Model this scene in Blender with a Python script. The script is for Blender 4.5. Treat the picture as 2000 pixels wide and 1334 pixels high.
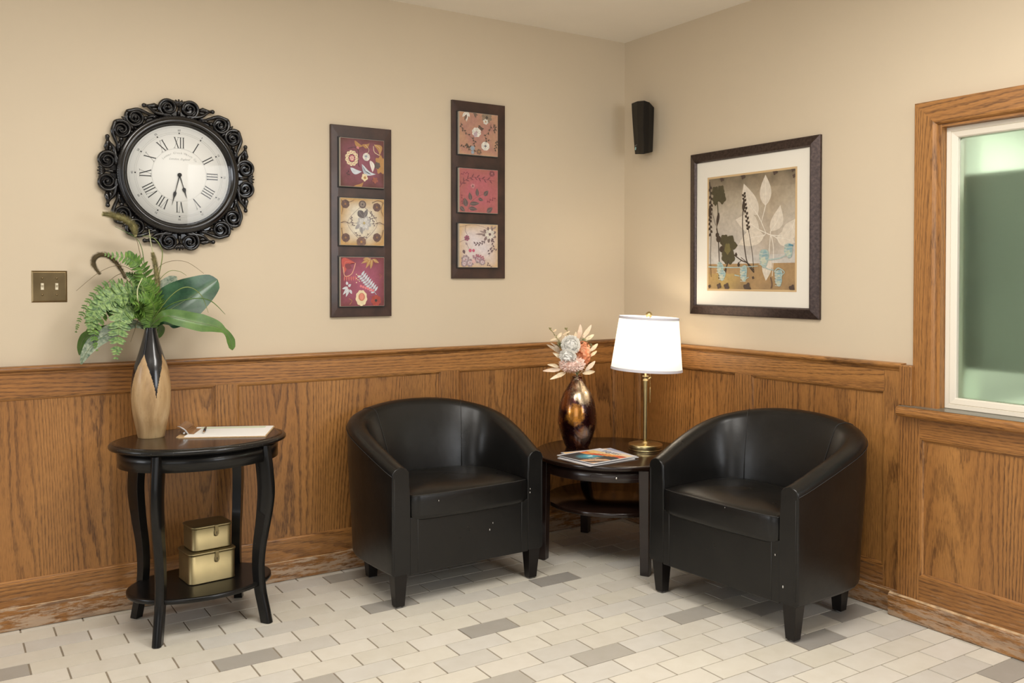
import bpy, math, random
from mathutils import Vector, Matrix, Quaternion
for o in list(bpy.data.objects): bpy.data.objects.remove(o)
scene = bpy.context.scene
COL = scene.collection
random.seed(7)
PI = math.pi
R = math.radians

# ------------------------------------------------------------------ camera
F = 1764.1; PITCH = 0.015705; YAW = 0.570631; ROLL = 0.000687
CX, CY = 1000.0, 571.0
CAM = Vector((-3.06706, -3.68438, 1.26015))
_fw = Vector((math.sin(YAW)*math.cos(PITCH), math.cos(YAW)*math.cos(PITCH), -math.sin(PITCH)))
_r0 = Vector((math.cos(YAW), -math.sin(YAW), 0)); _u0 = _r0.cross(_fw)
_rt = _r0*math.cos(ROLL) + _u0*math.sin(ROLL); _up = -_r0*math.sin(ROLL) + _u0*math.cos(ROLL)
cd = bpy.data.cameras.new('camera'); cam = bpy.data.objects.new('camera', cd); COL.objects.link(cam)
cd.sensor_width = 36; cd.lens = F/2000*36; cd.shift_x = 0; cd.shift_y = -(667-CY)/2000
cd.clip_start = 0.05
cam.matrix_world = Matrix(((_rt.x, _up.x, -_fw.x, CAM.x), (_rt.y, _up.y, -_fw.y, CAM.y), (_rt.z, _up.z, -_fw.z, CAM.z), (0, 0, 0, 1)))
scene.camera = cam
def pt(px, py, y):
    """point of the photograph's ray where it crosses the upright plane y"""
    d = _fw + _rt*((px-CX)/F) + _up*((CY-py)/F)
    return CAM + d*((y-CAM.y)/d.y)

# ------------------------------------------------------------------ light
scene.view_settings.view_transform = 'Standard'; scene.view_settings.look = 'None'
scene.view_settings.gamma = 1; scene.view_settings.use_curve_mapping = False
scene.view_settings.exposure = -0.60
w = bpy.data.worlds.new('world'); scene.world = w; w.use_nodes = True
bg = w.node_tree.nodes['Background']; bg.inputs[0].default_value = (1, 0.98, 0.95, 1); bg.inputs[1].default_value = 0.23
def area(name, loc, target, sx, sy, power, col=(1, 0.93, 0.83), spread=180):
    l = bpy.data.lights.new(name, 'AREA'); l.shape = 'RECTANGLE'; l.size = sx; l.size_y = sy; l.energy = power; l.color = col
    l.spread = R(spread)
    o = bpy.data.objects.new(name, l); COL.objects.link(o); o.location = loc
    o.rotation_euler = (Vector(target)-Vector(loc)).to_track_quat('-Z', 'Y').to_euler()
    return o
area('ceiling_light', (-2.55, -1.75, 2.46), (-2.55, -1.70, 0), 1.2, 0.6, 55, (1, 0.965, 0.91))
area('ceiling_light', (-1.25, -2.45, 2.46), (-1.25, -2.40, 0), 0.6, 1.2, 55, (1, 0.965, 0.91))
area('rear_left_fill', (-4.9, -4.9, 1.55), (-1.2, -0.6, 1.35), 2.3, 1.9, 34, (0.97, 0.98, 1.0))  # unseen fill added behind the camera, mimicking window light
area('front_sheen_fill', (-0.60, -4.9, 1.65), (-1.25, -0.2, 0.7), 1.0, 1.3, 46, (0.93, 0.96, 1.0))  # unseen light added and aimed for the sheen inside the left chair's back
area('side_sheen_fill', (-6.6, -0.85, 1.75), (-0.3, -1.1, 0.7), 1.2, 1.3, 52, (0.93, 0.96, 1.0))  # unseen light added at the far left for the right chair's highlight

# ------------------------------------------------------------------ materials
def newmat(name):
    m = bpy.data.materials.new(name); m.use_nodes = True
    nt = m.node_tree; b = nt.nodes['Principled BSDF']
    return m, nt, b
def N(nt, t, **kw):
    n = nt.nodes.new(t)
    for k, v in kw.items():
        if k.startswith('i_'): n.inputs[int(k[2:])].default_value = v
        else: setattr(n, k, v)
    return n
def L(nt, a, b): nt.links.new(a, b)
def coords(nt, scale=(1, 1, 1), rot=(0, 0, 0), loc=(0, 0, 0)):
    tc = N(nt, 'ShaderNodeTexCoord'); mp = N(nt, 'ShaderNodeMapping')
    mp.inputs['Scale'].default_value = scale; mp.inputs['Rotation'].default_value = rot; mp.inputs['Location'].default_value = loc
    L(nt, tc.outputs['Object'], mp.inputs['Vector']); return mp.outputs[0]
def noise(nt, vec, scale, detail=3, rough=0.5, dist=0.0):
    n = N(nt, 'ShaderNodeTexNoise'); n.inputs['Scale'].default_value = scale; n.inputs['Detail'].default_value = detail
    n.inputs['Roughness'].default_value = rough; n.inputs['Distortion'].default_value = dist
    if vec is not None: L(nt, vec, n.inputs['Vector'])
    return n.outputs[0]
def ramp(nt, fac, stops):
    r = N(nt, 'ShaderNodeValToRGB'); e = r.color_ramp.elements
    while len(e) < len(stops): e.new(0.5)
    for i, (p, c) in enumerate(stops):
        e[i].position = p; e[i].color = (c[0], c[1], c[2], 1) if not isinstance(c, (int, float)) else (c, c, c, 1)
    L(nt, fac, r.inputs[0]); return r.outputs[0]
def mix(nt, fac, a, b, mode='MIX'):
    m = N(nt, 'ShaderNodeMix', data_type='RGBA', blend_type=mode)
    for s, v in ((0, fac), (6, a), (7, b)):
        if isinstance(v, (int, float)): m.inputs[s].default_value = v
        elif isinstance(v, (tuple, list)): m.inputs[s].default_value = (v[0], v[1], v[2], 1)
        else: L(nt, v, m.inputs[s])
    return m.outputs[2]
def math_(nt, op, a, b=None, c=None):
    m = N(nt, 'ShaderNodeMath', operation=op)
    for i, v in enumerate((a, b, c)):
        if v is None: continue
        if isinstance(v, (int, float)): m.inputs[i].default_value = v
        else: L(nt, v, m.inputs[i])
    return m.outputs[0]
def bump(nt, b, h, strength, dist=0.002):
    n = N(nt, 'ShaderNodeBump'); n.inputs['Strength'].default_value = strength; n.inputs['Distance'].default_value = dist
    L(nt, h, n.inputs['Height']); L(nt, n.outputs[0], b.inputs['Normal'])
def simple(name, col, rough=0.5, metal=0.0, coat=0.0, spec=None, var=0.0, vscale=8, bmp=0.0, bscale=200, **kw):
    m, nt, b = newmat(name)
    b.inputs['Roughness'].default_value = rough; b.inputs['Metallic'].default_value = metal
    b.inputs['Coat Weight'].default_value = coat; b.inputs['Coat Roughness'].default_value = 0.08
    if spec is not None: b.inputs['Specular IOR Level'].default_value = spec
    v = coords(nt)
    n = noise(nt, v, vscale, 4)
    if var:
        c = ramp(nt, n, [(0.3, tuple(x*(1-var) for x in col)), (0.7, tuple(min(1, x*(1+var)) for x in col))])
        L(nt, c, b.inputs['Base Color'])
    else: b.inputs['Base Color'].default_value = (*col, 1)
    if bmp: bump(nt, b, noise(nt, v, bscale, 3), bmp)
    for k, val in kw.items(): b.inputs[k.replace('_', ' ')].default_value = val
    return m
M = {}
def oak(name, axis, tone=1.0, worn=0.0, dark=1.0):
    """stained oak; grain runs along the axis"""
    m, nt, b = newmat(name)
    ai = 'xyz'.index(axis)
    s = [1, 1, 1]; s[ai] = 0.075
    tc = N(nt, 'ShaderNodeTexCoord'); gi = N(nt, 'ShaderNodeNewGeometry')
    off = N(nt, 'ShaderNodeVectorMath', operation='SCALE'); L(nt, gi.outputs['Random Per Island'], off.inputs['Scale'])
    off.inputs[0].default_value = (13.7, 9.1, 21.3)
    ad = N(nt, 'ShaderNodeVectorMath', operation='ADD'); L(nt, tc.outputs['Object'], ad.inputs[0]); L(nt, off.outputs[0], ad.inputs[1])
    mp = N(nt, 'ShaderNodeMapping'); mp.inputs['Scale'].default_value = s; L(nt, ad.outputs[0], mp.inputs[0]); v = mp.outputs[0]
    base = noise(nt, v, 3.0, 1.6, 0.4, 0.15)
    s4 = [1, 1, 1]; s4[ai] = 0.22
    mp4 = N(nt, 'ShaderNodeMapping'); mp4.inputs['Scale'].default_value = s4; L(nt, ad.outputs[0], mp4.inputs[0])
    wob = noise(nt, mp4.outputs[0], 75, 2, 0.6)
    sp_ = N(nt, 'ShaderNodeSeparateXYZ'); L(nt, ad.outputs[0], sp_.inputs[0]); oth = [i for i in range(3) if i != ai]
    lin = math_(nt, 'ADD', sp_.outputs[oth[0]], sp_.outputs[oth[1]])
    f = math_(nt, 'MULTIPLY_ADD', base, 44.0, math_(nt, 'MULTIPLY_ADD', lin, 42.0, math_(nt, 'MULTIPLY', wob, 0.75)))
    fr = math_(nt, 'FRACT', f)
    rings = ramp(nt, fr, [(0.0, 0.55), (0.06, 1.0), (0.24, 0.85), (0.42, 0.2), (0.85, 0.0), (1.0, 0.3)])
    f2 = math_(nt, 'FRACT', math_(nt, 'MULTIPLY', f, 2.7))
    fine = ramp(nt, f2, [(0.0, 1.0), (0.25, 0.3), (0.6, 0.0), (1.0, 0.4)])
    # pores: short dark streaks
    s2 = [1, 1, 1]; s2[ai] = 0.085
    mp2 = N(nt, 'ShaderNodeMapping'); mp2.inputs['Scale'].default_value = s2; L(nt, ad.outputs[0], mp2.inputs[0])
    por = noise(nt, mp2.outputs[0], 300, 2, 0.6)
    pores = ramp(nt, por, [(0.40, 0.0), (0.60, 1.0)])
    big = noise(nt, v, 5, 3, 0.5)
    light = (0.455*tone, 0.212*tone, 0.058*tone); mid = (0.31*tone, 0.130*tone, 0.032*tone); dk = (0.060*tone*dark, 0.021*tone*dark, 0.006*tone*dark)
    c = ramp(nt, big, [(0.3, mid), (0.7, light)])
    amt = math_(nt, 'MULTIPLY', rings, ramp(nt, noise(nt, v, 9, 2), [(0.3, 0.45), (0.65, 0.95)]))
    dash = math_(nt, 'MULTIPLY_ADD', pores, 0.5, 0.5)
    c = mix(nt, math_(nt, 'MULTIPLY', math_(nt, 'MULTIPLY', amt, dash), 0.95), c, dk)
    c = mix(nt, math_(nt, 'MULTIPLY', math_(nt, 'MULTIPLY', fine, pores), 0.38), c, dk)
    c = mix(nt, math_(nt, 'MULTIPLY', pores, 0.14), c, dk)
    if worn:
        s3 = [1, 1, 1]; s3[ai] = 0.16
        mp3 = N(nt, 'ShaderNodeMapping'); mp3.inputs['Scale'].default_value = s3; L(nt, tc.outputs['Object'], mp3.inputs[0])
        wn = noise(nt, mp3.outputs[0], 60, 6, 0.75)
        sep = N(nt, 'ShaderNodeSeparateXYZ'); L(nt, tc.outputs['Object'], sep.inputs[0])
        hz = math_(nt, 'MULTIPLY_ADD', sep.outputs[2], -1.1, 0.035)
        wf = ramp(nt, math_(nt, 'ADD', wn, hz), [(0.45, 0.0), (0.53, worn*0.85)])
        c = mix(nt, wf, c, (0.46, 0.34, 0.235))
        wn2 = noise(nt, mp3.outputs[0], 17, 5, 0.7)
        c = mix(nt, ramp(nt, wn2, [(0.55, 0.0), (0.66, 0.75*worn)]), c, (0.13, 0.08, 0.05))
    L(nt, c, b.inputs['Base Color'])
    b.inputs['Roughness'].default_value = 0.42
    b.inputs['Coat Weight'].default_value = 0.12; b.inputs['Coat Roughness'].default_value = 0.3
    bump(nt, b, math_(nt, 'MULTIPLY', math_(nt, 'ADD', pores, rings), -1.0), 0.12, 0.001)
    return m
M['oak_v'] = oak('oak_vertical', 'z'); M['oak_x'] = oak('oak_along_x', 'x', 1.12); M['oak_y'] = oak('oak_along_y', 'y', 1.05)
M['oak_base_x'] = oak('oak_worn_x', 'x', 0.95, 1.0); M['oak_base_y'] = oak('oak_worn_y', 'y', 0.95, 0.75)
M['oak_edge'] = simple('worn_edge_highlight', (0.50, 0.34, 0.19), 0.6, var=0.45, vscale=35)  # pale strip paints the edge highlight along the worn baseboard top
M['oak_rail_x'] = oak('oak_rail_x', 'x', 1.0, 0.28); M['oak_rail_y'] = oak('oak_rail_y', 'y', 1.0, 0.28)
M['wall'] = simple('wall_paint', (0.62, 0.52, 0.38), 0.62, var=0.02, vscale=1.5, bmp=0.05, bscale=160)
M['ceiling'] = simple('ceiling_paint', (0.86, 0.80, 0.70), 0.85, var=0.02, vscale=3, bmp=0.35, bscale=45)
def tilemat():
    m, nt, b = newmat('floor_tile')
    a = N(nt, 'ShaderNodeAttribute', attribute_name='Col')
    n = noise(nt, coords(nt), 14, 4, 0.6)
    c = mix(nt, 1.0, a.outputs['Color'], ramp(nt, n, [(0.3, (0.93, 0.92, 0.90)), (0.7, (1.0, 1.0, 1.0))]), 'MULTIPLY')
    L(nt, c, b.inputs['Base Color']); b.inputs['Roughness'].default_value = 0.42
    b.inputs['Specular IOR Level'].default_value = 0.35
    bump(nt, b, noise(nt, coords(nt), 90, 3), 0.06, 0.001)
    return m
M['tile'] = tilemat()
M['grout'] = simple('grout', (0.27, 0.225, 0.165), 0.9, var=0.15, vscale=30)
def paintmat():
    m, nt, b = newmat('painted_motifs')
    a = N(nt, 'ShaderNodeAttribute', attribute_name='Col')
    n = noise(nt, coords(nt), 60, 4, 0.6)
    c = mix(nt, 1.0, a.outputs['Color'], ramp(nt, n, [(0.3, (0.82, 0.82, 0.82)), (0.7, (1.0, 1.0, 1.0))]), 'MULTIPLY')
    L(nt, c, b.inputs['Base Color']); b.inputs['Roughness'].default_value = 0.55
    return m
M['paint'] = paintmat()
def leather():
    m, nt, b = newmat('black_leather')
    v = coords(nt)
    n = noise(nt, v, 6, 4, 0.6)
    L(nt, ramp(nt, n, [(0.3, (0.0045, 0.0042, 0.004)), (0.7, (0.008, 0.0075, 0.007))]), b.inputs['Base Color'])
    L(nt, ramp(nt, noise(nt, v, 9, 4, 0.6), [(0.3, 0.27), (0.7, 0.37)]), b.inputs['Roughness'])
    b.inputs['Specular IOR Level'].default_value = 0.40
    vo = N(nt, 'ShaderNodeTexVoronoi'); vo.inputs['Scale'].default_value = 420; L(nt, v, vo.inputs['Vector'])
    h = math_(nt, 'ADD', math_(nt, 'MULTIPLY', vo.outputs['Distance'], 0.35), math_(nt, 'MULTIPLY', noise(nt, v, 22, 3, 0.55), 2.2))
    bump(nt, b, h, 0.16, 0.0018)
    return m
M['leather'] = leather()
M['thread'] = simple('seam_thread', (0.02, 0.019, 0.018), 0.6)
M['scuff'] = simple('white_scuff', (0.5, 0.48, 0.45), 0.8)
M['legwood'] = simple('espresso_leg', (0.006, 0.004, 0.0035), 0.38, spec=0.35, var=0.3, vscale=20)
M['glide'] = simple('leg_glide', (0.35, 0.34, 0.33), 0.5)
def chipped(name, col, rough, coat, amount):
    m, nt, b = newmat(name)
    v = coords(nt)
    g = N(nt, 'ShaderNodeNewGeometry')
    c0 = ramp(nt, noise(nt, v, 12, 3), [(0.3, tuple(x*0.75 for x in col)), (0.7, tuple(x*1.25 for x in col))])
    ch = noise(nt, v, 150, 3, 0.7)
    L(nt, mix(nt, ramp(nt, ch, [(amount, 0.0), (amount+0.03, 1.0)]), c0, (0.42, 0.40, 0.36)), b.inputs['Base Color'])
    b.inputs['Roughness'].default_value = rough; b.inputs['Coat Weight'].default_value = coat; b.inputs['Coat Roughness'].default_value = 0.06; b.inputs['Specular IOR Level'].default_value = 0.28
    return m
M['blacktable'] = chipped('black_table_paint', (0.005, 0.0047, 0.0045), 0.3, 0.15, 0.745)
M['tablerim'] = chipped('black_table_rim', (0.006, 0.0056, 0.0053), 0.28, 0.3, 0.69)
M['tabletop'] = simple('espresso_lacquer', (0.014, 0.0068, 0.0045), 0.2, coat=0.15, spec=0.4, var=0.25, vscale=10)
M['espresso'] = simple('espresso_wood', (0.014, 0.007, 0.0055), 0.3, coat=0.25, var=0.3, vscale=16)
M['blackgloss'] = simple('clock_black', (0.005, 0.004, 0.004), 0.17, coat=0.25, spec=0.5, var=0.3, vscale=40)
M['clockface'] = simple('clock_face', (0.80, 0.80, 0.765), 0.5)
M['ink'] = simple('ink', (0.02, 0.02, 0.02), 0.6)
M['inkgrey'] = simple('ink_grey', (0.42, 0.42, 0.40), 0.6)
M['brass'] = simple('satin_brass', (0.60, 0.475, 0.24), 0.3, metal=1.0, var=0.06, vscale=30)
M['antique'] = simple('antique_brass', (0.20, 0.145, 0.075), 0.36, metal=1.0, var=0.3, vscale=9)
M['goldtin'] = simple('gold_tin', (0.27, 0.22, 0.115), 0.46, metal=1.0, var=0.07, vscale=15)
M['goldtin_dark'] = simple('gold_tin_hole', (0.02, 0.015, 0.008), 0.6)
M['ivory'] = simple('ivory_plastic', (0.72, 0.64, 0.47), 0.4)
M['chrome'] = simple('clip_metal', (0.72, 0.68, 0.62), 0.14, metal=1.0)
M['hardboard'] = simple('hardboard', (0.50, 0.33, 0.17), 0.6, var=0.1, vscale=120)
M['paper'] = simple('paper', (0.84, 0.84, 0.82), 0.7)
M['papertint'] = simple('paper_tint', (0.62, 0.70, 0.52), 0.7)
M['penbody'] = simple('pen_black', (0.02, 0.02, 0.025), 0.25)
M['speaker'] = simple('speaker_plastic', (0.005, 0.004, 0.0035), 0.5, spec=0.25, bmp=0.15, bscale=900)
M['speakerlogo'] = simple('speaker_logo', (0.35, 0.62, 0.66), 0.5)
M['speakertext'] = simple('speaker_text', (0.32, 0.32, 0.32), 0.5)
M['framebronze'] = simple('frame_bronze', (0.060, 0.040, 0.034), 0.33, metal=0.55, var=0.4, vscale=90)
M['framewood'] = simple('panel_frame_wood', (0.040, 0.017, 0.011), 0.4, coat=0.15, var=0.5, vscale=14)
M['tileedge'] = simple('tile_edge', (0.42, 0.37, 0.30), 0.55)
M['matboard'] = simple('mat_board', (0.80, 0.76, 0.67), 0.8)
M['goldedge'] = simple('gold_fillet', (0.60, 0.42, 0.22), 0.45)
M['winwhite'] = simple('window_frame_paint', (0.74, 0.68, 0.57), 0.45)
M['silltop'] = simple('sill_laminate', (0.155, 0.145, 0.115), 0.28)
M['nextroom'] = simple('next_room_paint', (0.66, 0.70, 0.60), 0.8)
M['nextdark'] = simple('next_room_dim', (0.24, 0.245, 0.205), 0.8, var=0.1, vscale=3)  # dark tone puts the dimness of the next room into the colour
def vasewood():
    m, nt, b = newmat('mango_wood')
    v = coords(nt, (1, 1, 0.22))
    n = noise(nt, v, 26, 4, 0.55, 0.6)
    c = ramp(nt, n, [(0.25, (0.24, 0.14, 0.06)), (0.5, (0.42, 0.27, 0.13)), (0.75, (0.55, 0.39, 0.21))])
    st = noise(nt, coords(nt, (1, 1, 0.3)), 160, 4, 0.7)
    c = mix(nt, ramp(nt, st, [(0.56, 0.0), (0.72, 0.5)]), c, (0.25, 0.15, 0.06))
    gr = noise(nt, coords(nt), 6, 2)
    c = mix(nt, ramp(nt, gr, [(0.52, 0.0), (0.68, 0.35)]), c, (0.30, 0.26, 0.14))
    L(nt, c, b.inputs['Base Color']); b.inputs['Roughness'].default_value = 0.42
    b.inputs['Coat Weight'].default_value = 0.15
    return m
M['vasewood'] = vasewood()
M['vaseblack'] = simple('vase_black_lacquer', (0.008, 0.008, 0.010), 0.2, coat=0.35)
def bronzevase():
    m, nt, b = newmat('mottled_bronze_glass')
    v = coords(nt)
    n = noise(nt, v, 6.5, 5, 0.6, 0.6)
    c = ramp(nt, n, [(0.34, (0.018, 0.004, 0.006)), (0.50, (0.055, 0.012, 0.012)), (0.60, (0.30, 0.095, 0.018)), (0.72, (0.45, 0.33, 0.20))])
    tc = N(nt, 'ShaderNodeTexCoord')
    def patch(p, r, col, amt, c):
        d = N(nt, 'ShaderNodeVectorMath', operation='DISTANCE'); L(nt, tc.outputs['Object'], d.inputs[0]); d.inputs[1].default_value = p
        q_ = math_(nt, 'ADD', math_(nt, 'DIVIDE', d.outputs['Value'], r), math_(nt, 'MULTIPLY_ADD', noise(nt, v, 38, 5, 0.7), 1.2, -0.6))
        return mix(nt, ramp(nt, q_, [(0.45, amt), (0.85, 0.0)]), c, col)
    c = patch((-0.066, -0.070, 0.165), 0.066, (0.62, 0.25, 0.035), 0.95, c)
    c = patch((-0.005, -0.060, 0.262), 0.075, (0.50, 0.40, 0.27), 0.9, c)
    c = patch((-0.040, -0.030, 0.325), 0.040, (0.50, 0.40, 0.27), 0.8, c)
    c = patch((-0.015, -0.085, 0.065), 0.060, (0.30, 0.21, 0.16), 0.8, c)  # greyish patch paints a reflection low on the vase
    L(nt, c, b.inputs['Base Color']); b.inputs['Metallic'].default_value = 0.85
    L(nt, ramp(nt, noise(nt, v, 40, 4), [(0.3, 0.16), (0.7, 0.34)]), b.inputs['Roughness'])
    b.inputs['Coat Weight'].default_value = 0.7; b.inputs['Coat Roughness'].default_value = 0.05
    return m
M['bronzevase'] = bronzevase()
def shademat():
    m, nt, b = newmat('white_shade_fabric')
    out = nt.nodes['Material Output']; nt.nodes.remove(b)
    d = N(nt, 'ShaderNodeBsdfDiffuse'); d.inputs[0].default_value = (0.86, 0.85, 0.84, 1)
    t = N(nt, 'ShaderNodeBsdfTranslucent'); t.inputs[0].default_value = (0.95, 0.92, 0.88, 1)
    mx = N(nt, 'ShaderNodeMixShader'); mx.inputs[0].default_value = 0.6
    L(nt, d.outputs[0], mx.inputs[1]); L(nt, t.outputs[0], mx.inputs[2]); L(nt, mx.outputs[0], out.inputs[0])
    return m
M['shade'] = shademat()
M['shadetape'] = simple('shade_trim_tape', (0.62, 0.61, 0.66), 0.8)
def glassmat():
    m, nt, b = newmat('frosted_glass')
    b.inputs['Base Color'].default_value = (0.80, 0.93, 0.83, 1)
    b.inputs['Transmission Weight'].default_value = 1.0
    b.inputs['Roughness'].default_value = 0.30; b.inputs['IOR'].default_value = 1.25
    return m
M['glass'] = glassmat()
def clearmat():
    m, nt, b = newmat('clock_glass'); out = nt.nodes['Material Output']; nt.nodes.remove(b)
    t = N(nt, 'ShaderNodeBsdfTransparent'); g = N(nt, 'ShaderNodeBsdfGlossy'); g.inputs['Roughness'].default_value = 0.03
    fz = N(nt, 'ShaderNodeLayerWeight'); fz.inputs[0].default_value = 0.5; mx = N(nt, 'ShaderNodeMixShader')
    L(nt, math_(nt, 'MULTIPLY_ADD', math_(nt, 'POWER', fz.outputs['Facing'], 4.0), 0.5, 0.018), mx.inputs[0]); L(nt, t.outputs[0], mx.inputs[1]); L(nt, g.outputs[0], mx.inputs[2]); L(nt, mx.outputs[0], out.inputs[0]); return m
M['clearglass'] = clearmat()
def leafmat(name, c1, c2, rough=0.45, scale=40, stretch=(1, 1, 1), trans=0.15):
    m, nt, b = newmat(name)
    n = noise(nt, coords(nt, stretch), scale, 4, 0.65)
    L(nt, ramp(nt, n, [(0.36, c1), (0.64, c2)]), b.inputs['Base Color'])
    b.inputs['Roughness'].default_value = rough
    b.inputs['Subsurface Weight'].default_value = 0.0
    return m
M['fern'] = leafmat('fern_green', (0.05, 0.13, 0.018), (0.155, 0.285, 0.045), 0.5, 45)
M['fernpale'] = leafmat('fern_pale', (0.05, 0.12, 0.04), (0.27, 0.40, 0.125), 0.5, 90)
M['rachis'] = simple('fern_rachis', (0.16, 0.20, 0.09), 0.5)
M['leafdark'] = leafmat('leaf_dark', (0.012, 0.05, 0.022), (0.045, 0.12, 0.055), 0.28, 16)
M['leafgrey'] = leafmat('leaf_grey', (0.06, 0.11, 0.065), (0.32, 0.36, 0.26), 0.5, 70)
M['leafgreen'] = leafmat('leaf_green', (0.055, 0.125, 0.025), (0.115, 0.215, 0.045), 0.35, 14)
M['blade'] = simple('grass_blade', (0.20, 0.26, 0.07), 0.5, var=0.3, vscale=20)
M['bladebrown'] = simple('grass_stem_brown', (0.16, 0.12, 0.055), 0.5, var=0.3, vscale=20)
M['bladepale'] = simple('grass_blade_pale', (0.55, 0.56, 0.33), 0.5)
M['foxtail'] = simple('foxtail_bristle', (0.40, 0.36, 0.17), 0.7, var=0.35, vscale=60)
M['foxtailbrown'] = simple('foxtail_brown', (0.17, 0.125, 0.06), 0.7, var=0.35, vscale=60)
M['rose'] = simple('rose_white', (0.96, 0.94, 0.89), 0.55, var=0.02, vscale=50)
M['mum'] = leafmat('mum_pink', (0.90, 0.60, 0.50), (0.97, 0.86, 0.79), 0.6, 80)
M['coral'] = leafmat('hydrangea_coral', (0.80, 0.27, 0.12), (0.92, 0.50, 0.30), 0.6, 60)
M['driedleaf'] = leafmat('dried_leaf', (0.80, 0.62, 0.40), (0.90, 0.79, 0.58), 0.6, 30)
M['driedpink'] = leafmat('dried_leaf_pink', (0.85, 0.62, 0.44), (0.90, 0.75, 0.60), 0.6, 30)
M['driedbrown'] = leafmat('dried_leaf_brown', (0.38, 0.29, 0.20), (0.62, 0.50, 0.37), 0.6, 60)
M['olive'] = simple('olive_stem', (0.30, 0.27, 0.10), 0.6, var=0.3, vscale=60)
M['babygreen'] = simple('filler_green', (0.30, 0.33, 0.17), 0.6, var=0.3, vscale=80)
M['flowerstem'] = simple('flower_stem', (0.12, 0.18, 0.06), 0.5)

# ------------------------------------------------------------------ mesh builder
class MB:
    def __init__(s): s.v = []; s.f = []; s.m = []; s.c = []; s.sm = []
    def vert(s, p): s.v.append(tuple(p)); return len(s.v)-1
    def face(s, idx, mat=0, col=(1, 1, 1), smooth=False):
        s.f.append(list(idx)); s.m.append(mat); s.c.append(col); s.sm.append(smooth)
    def poly(s, pts, mat=0, col=(1, 1, 1), smooth=False):
        s.face([s.vert(p) for p in pts], mat, col, smooth)
    def box(s, x0, x1, y0, y1, z0, z1, mat=0, col=(1, 1, 1)):
        P = [s.vert((x, y, z)) for z in (z0, z1) for y in (y0, y1) for x in (x0, x1)]
        for q in ((0, 2, 3, 1), (4, 5, 7, 6), (0, 1, 5, 4), (2, 6, 7, 3), (0, 4, 6, 2), (1, 3, 7, 5)):
            s.face([P[i] for i in q], mat, col)
    def prism(s, pts, d, mat=0, col=(1, 1, 1)):
        """closed outline (3D points) pushed along vector d"""
        d = Vector(d); a = [s.vert(p) for p in pts]; b = [s.vert(Vector(p)+d) for p in pts]; n = len(pts)
        s.face(a, mat, col); s.face(b[::-1], mat, col)
        for i in range(n): s.face([a[i], b[i], b[(i+1) % n], a[(i+1) % n]], mat, col)
    def loft(s, rings, mat=0, col=(1, 1, 1), smooth=True, caps=(True, True), closed=True, matf=None):
        idx = [[s.vert(p) for p in r] for r in rings]; n = len(rings[0])
        for i in range(len(idx)-1):
            for j in range(n if closed else n-1):
                k = (j+1) % n
                s.face([idx[i][j], idx[i][k], idx[i+1][k], idx[i+1][j]], matf(i, j) if matf else mat, col, smooth)
        if caps[0]: s.face(idx[0][::-1], mat, col)
        if caps[1]: s.face(idx[-1], mat, col)
        return idx
    def lathe(s, prof, n=32, c=(0, 0, 0), mat=0, sx=1.0, sy=1.0, caps=(True, True), matf=None, smooth=True):
        rings = [[(c[0]+r*sx*math.cos(2*PI*j/n), c[1]+r*sy*math.sin(2*PI*j/n), c[2]+z) for j in range(n)] for r, z in prof]
        s.loft(rings, mat, smooth=smooth, caps=caps, matf=matf)
    def tube(s, pts, rad, n=8, mat=0, flat=1.0, upv=None, caps=(True, True), smooth=True):
        pts = [Vector(p) for p in pts]
        if not isinstance(rad, (list, tuple)): rad = [rad]*len(pts)
        rings = []; prev = None
        for i, p in enumerate(pts):
            t = (pts[min(i+1, len(pts)-1)]-pts[max(i-1, 0)]).normalized()
            if prev is None:
                a = Vector(upv) if upv else (Vector((0, 0, 1)) if abs(t.z) < 0.9 else Vector((1, 0, 0)))
            else: a = prev
            a = (a - t*a.dot(t)).normalized(); prev = a; b = t.cross(a)
            rings.append([p + a*(rad[i]*flat*math.cos(2*PI*j/n)) + b*(rad[i]*math.sin(2*PI*j/n)) for j in range(n)])
        s.loft(rings, mat, smooth=smooth, caps=caps)
    def sphere(s, c, r, n=12, mat=0, sc=(1, 1, 1)):
        prof = [(max(1e-4, r*math.sin(PI*i/n)), -r*math.cos(PI*i/n)) for i in range(n+1)]
        rings = [[(c[0]+a*sc[0]*math.cos(2*PI*j/n), c[1]+a*sc[1]*math.sin(2*PI*j/n), c[2]+z*sc[2]) for j in range(n)] for a, z in prof]
        s.loft(rings, mat)
    def build(s, name, mats, parent=None, smooth=None, bevel=0, seg=2, matrix=None):
        me = bpy.data.meshes.new(name); me.from_pydata(s.v, [], s.f)
        if not isinstance(mats, (list, tuple)): mats = [mats]
        for m in mats: me.materials.append(m if not isinstance(m, str) else M[m])
        for i, p in enumerate(me.polygons):
            p.material_index = s.m[i]; p.use_smooth = s.sm[i] if smooth is None else smooth
        if any(c != (1, 1, 1) for c in s.c):
            ca = me.color_attributes.new('Col', 'FLOAT_COLOR', 'CORNER')
            for i, p in enumerate(me.polygons):
                for li in p.loop_indices: ca.data[li].color = (*s.c[i], 1)
        me.update()
        o = bpy.data.objects.new(name, me); COL.objects.link(o)
        if parent is not None: o.parent = parent
        if matrix is not None: o.matrix_world = matrix
        if bevel:
            b = o.modifiers.new('bevel', 'BEVEL'); b.width = bevel; b.segments = seg; b.limit_method = 'ANGLE'; b.angle_limit = R(35)
            b.harden_normals = True
        return o
def tag(o, label, cat, group=None, kind=None):
    if label: o['label'] = label
    if cat: o['category'] = cat
    if group: o['group'] = group
    if kind: o['kind'] = kind
    return o
def thing(name, label, cat, loc=(0, 0, 0), rz=0, group=None):
    o = bpy.data.objects.new(name, None); COL.objects.link(o); o.location = loc; o.rotation_euler = (0, 0, rz)
    o.empty_display_size = 0.05
    return tag(o, label, cat, group)
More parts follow.
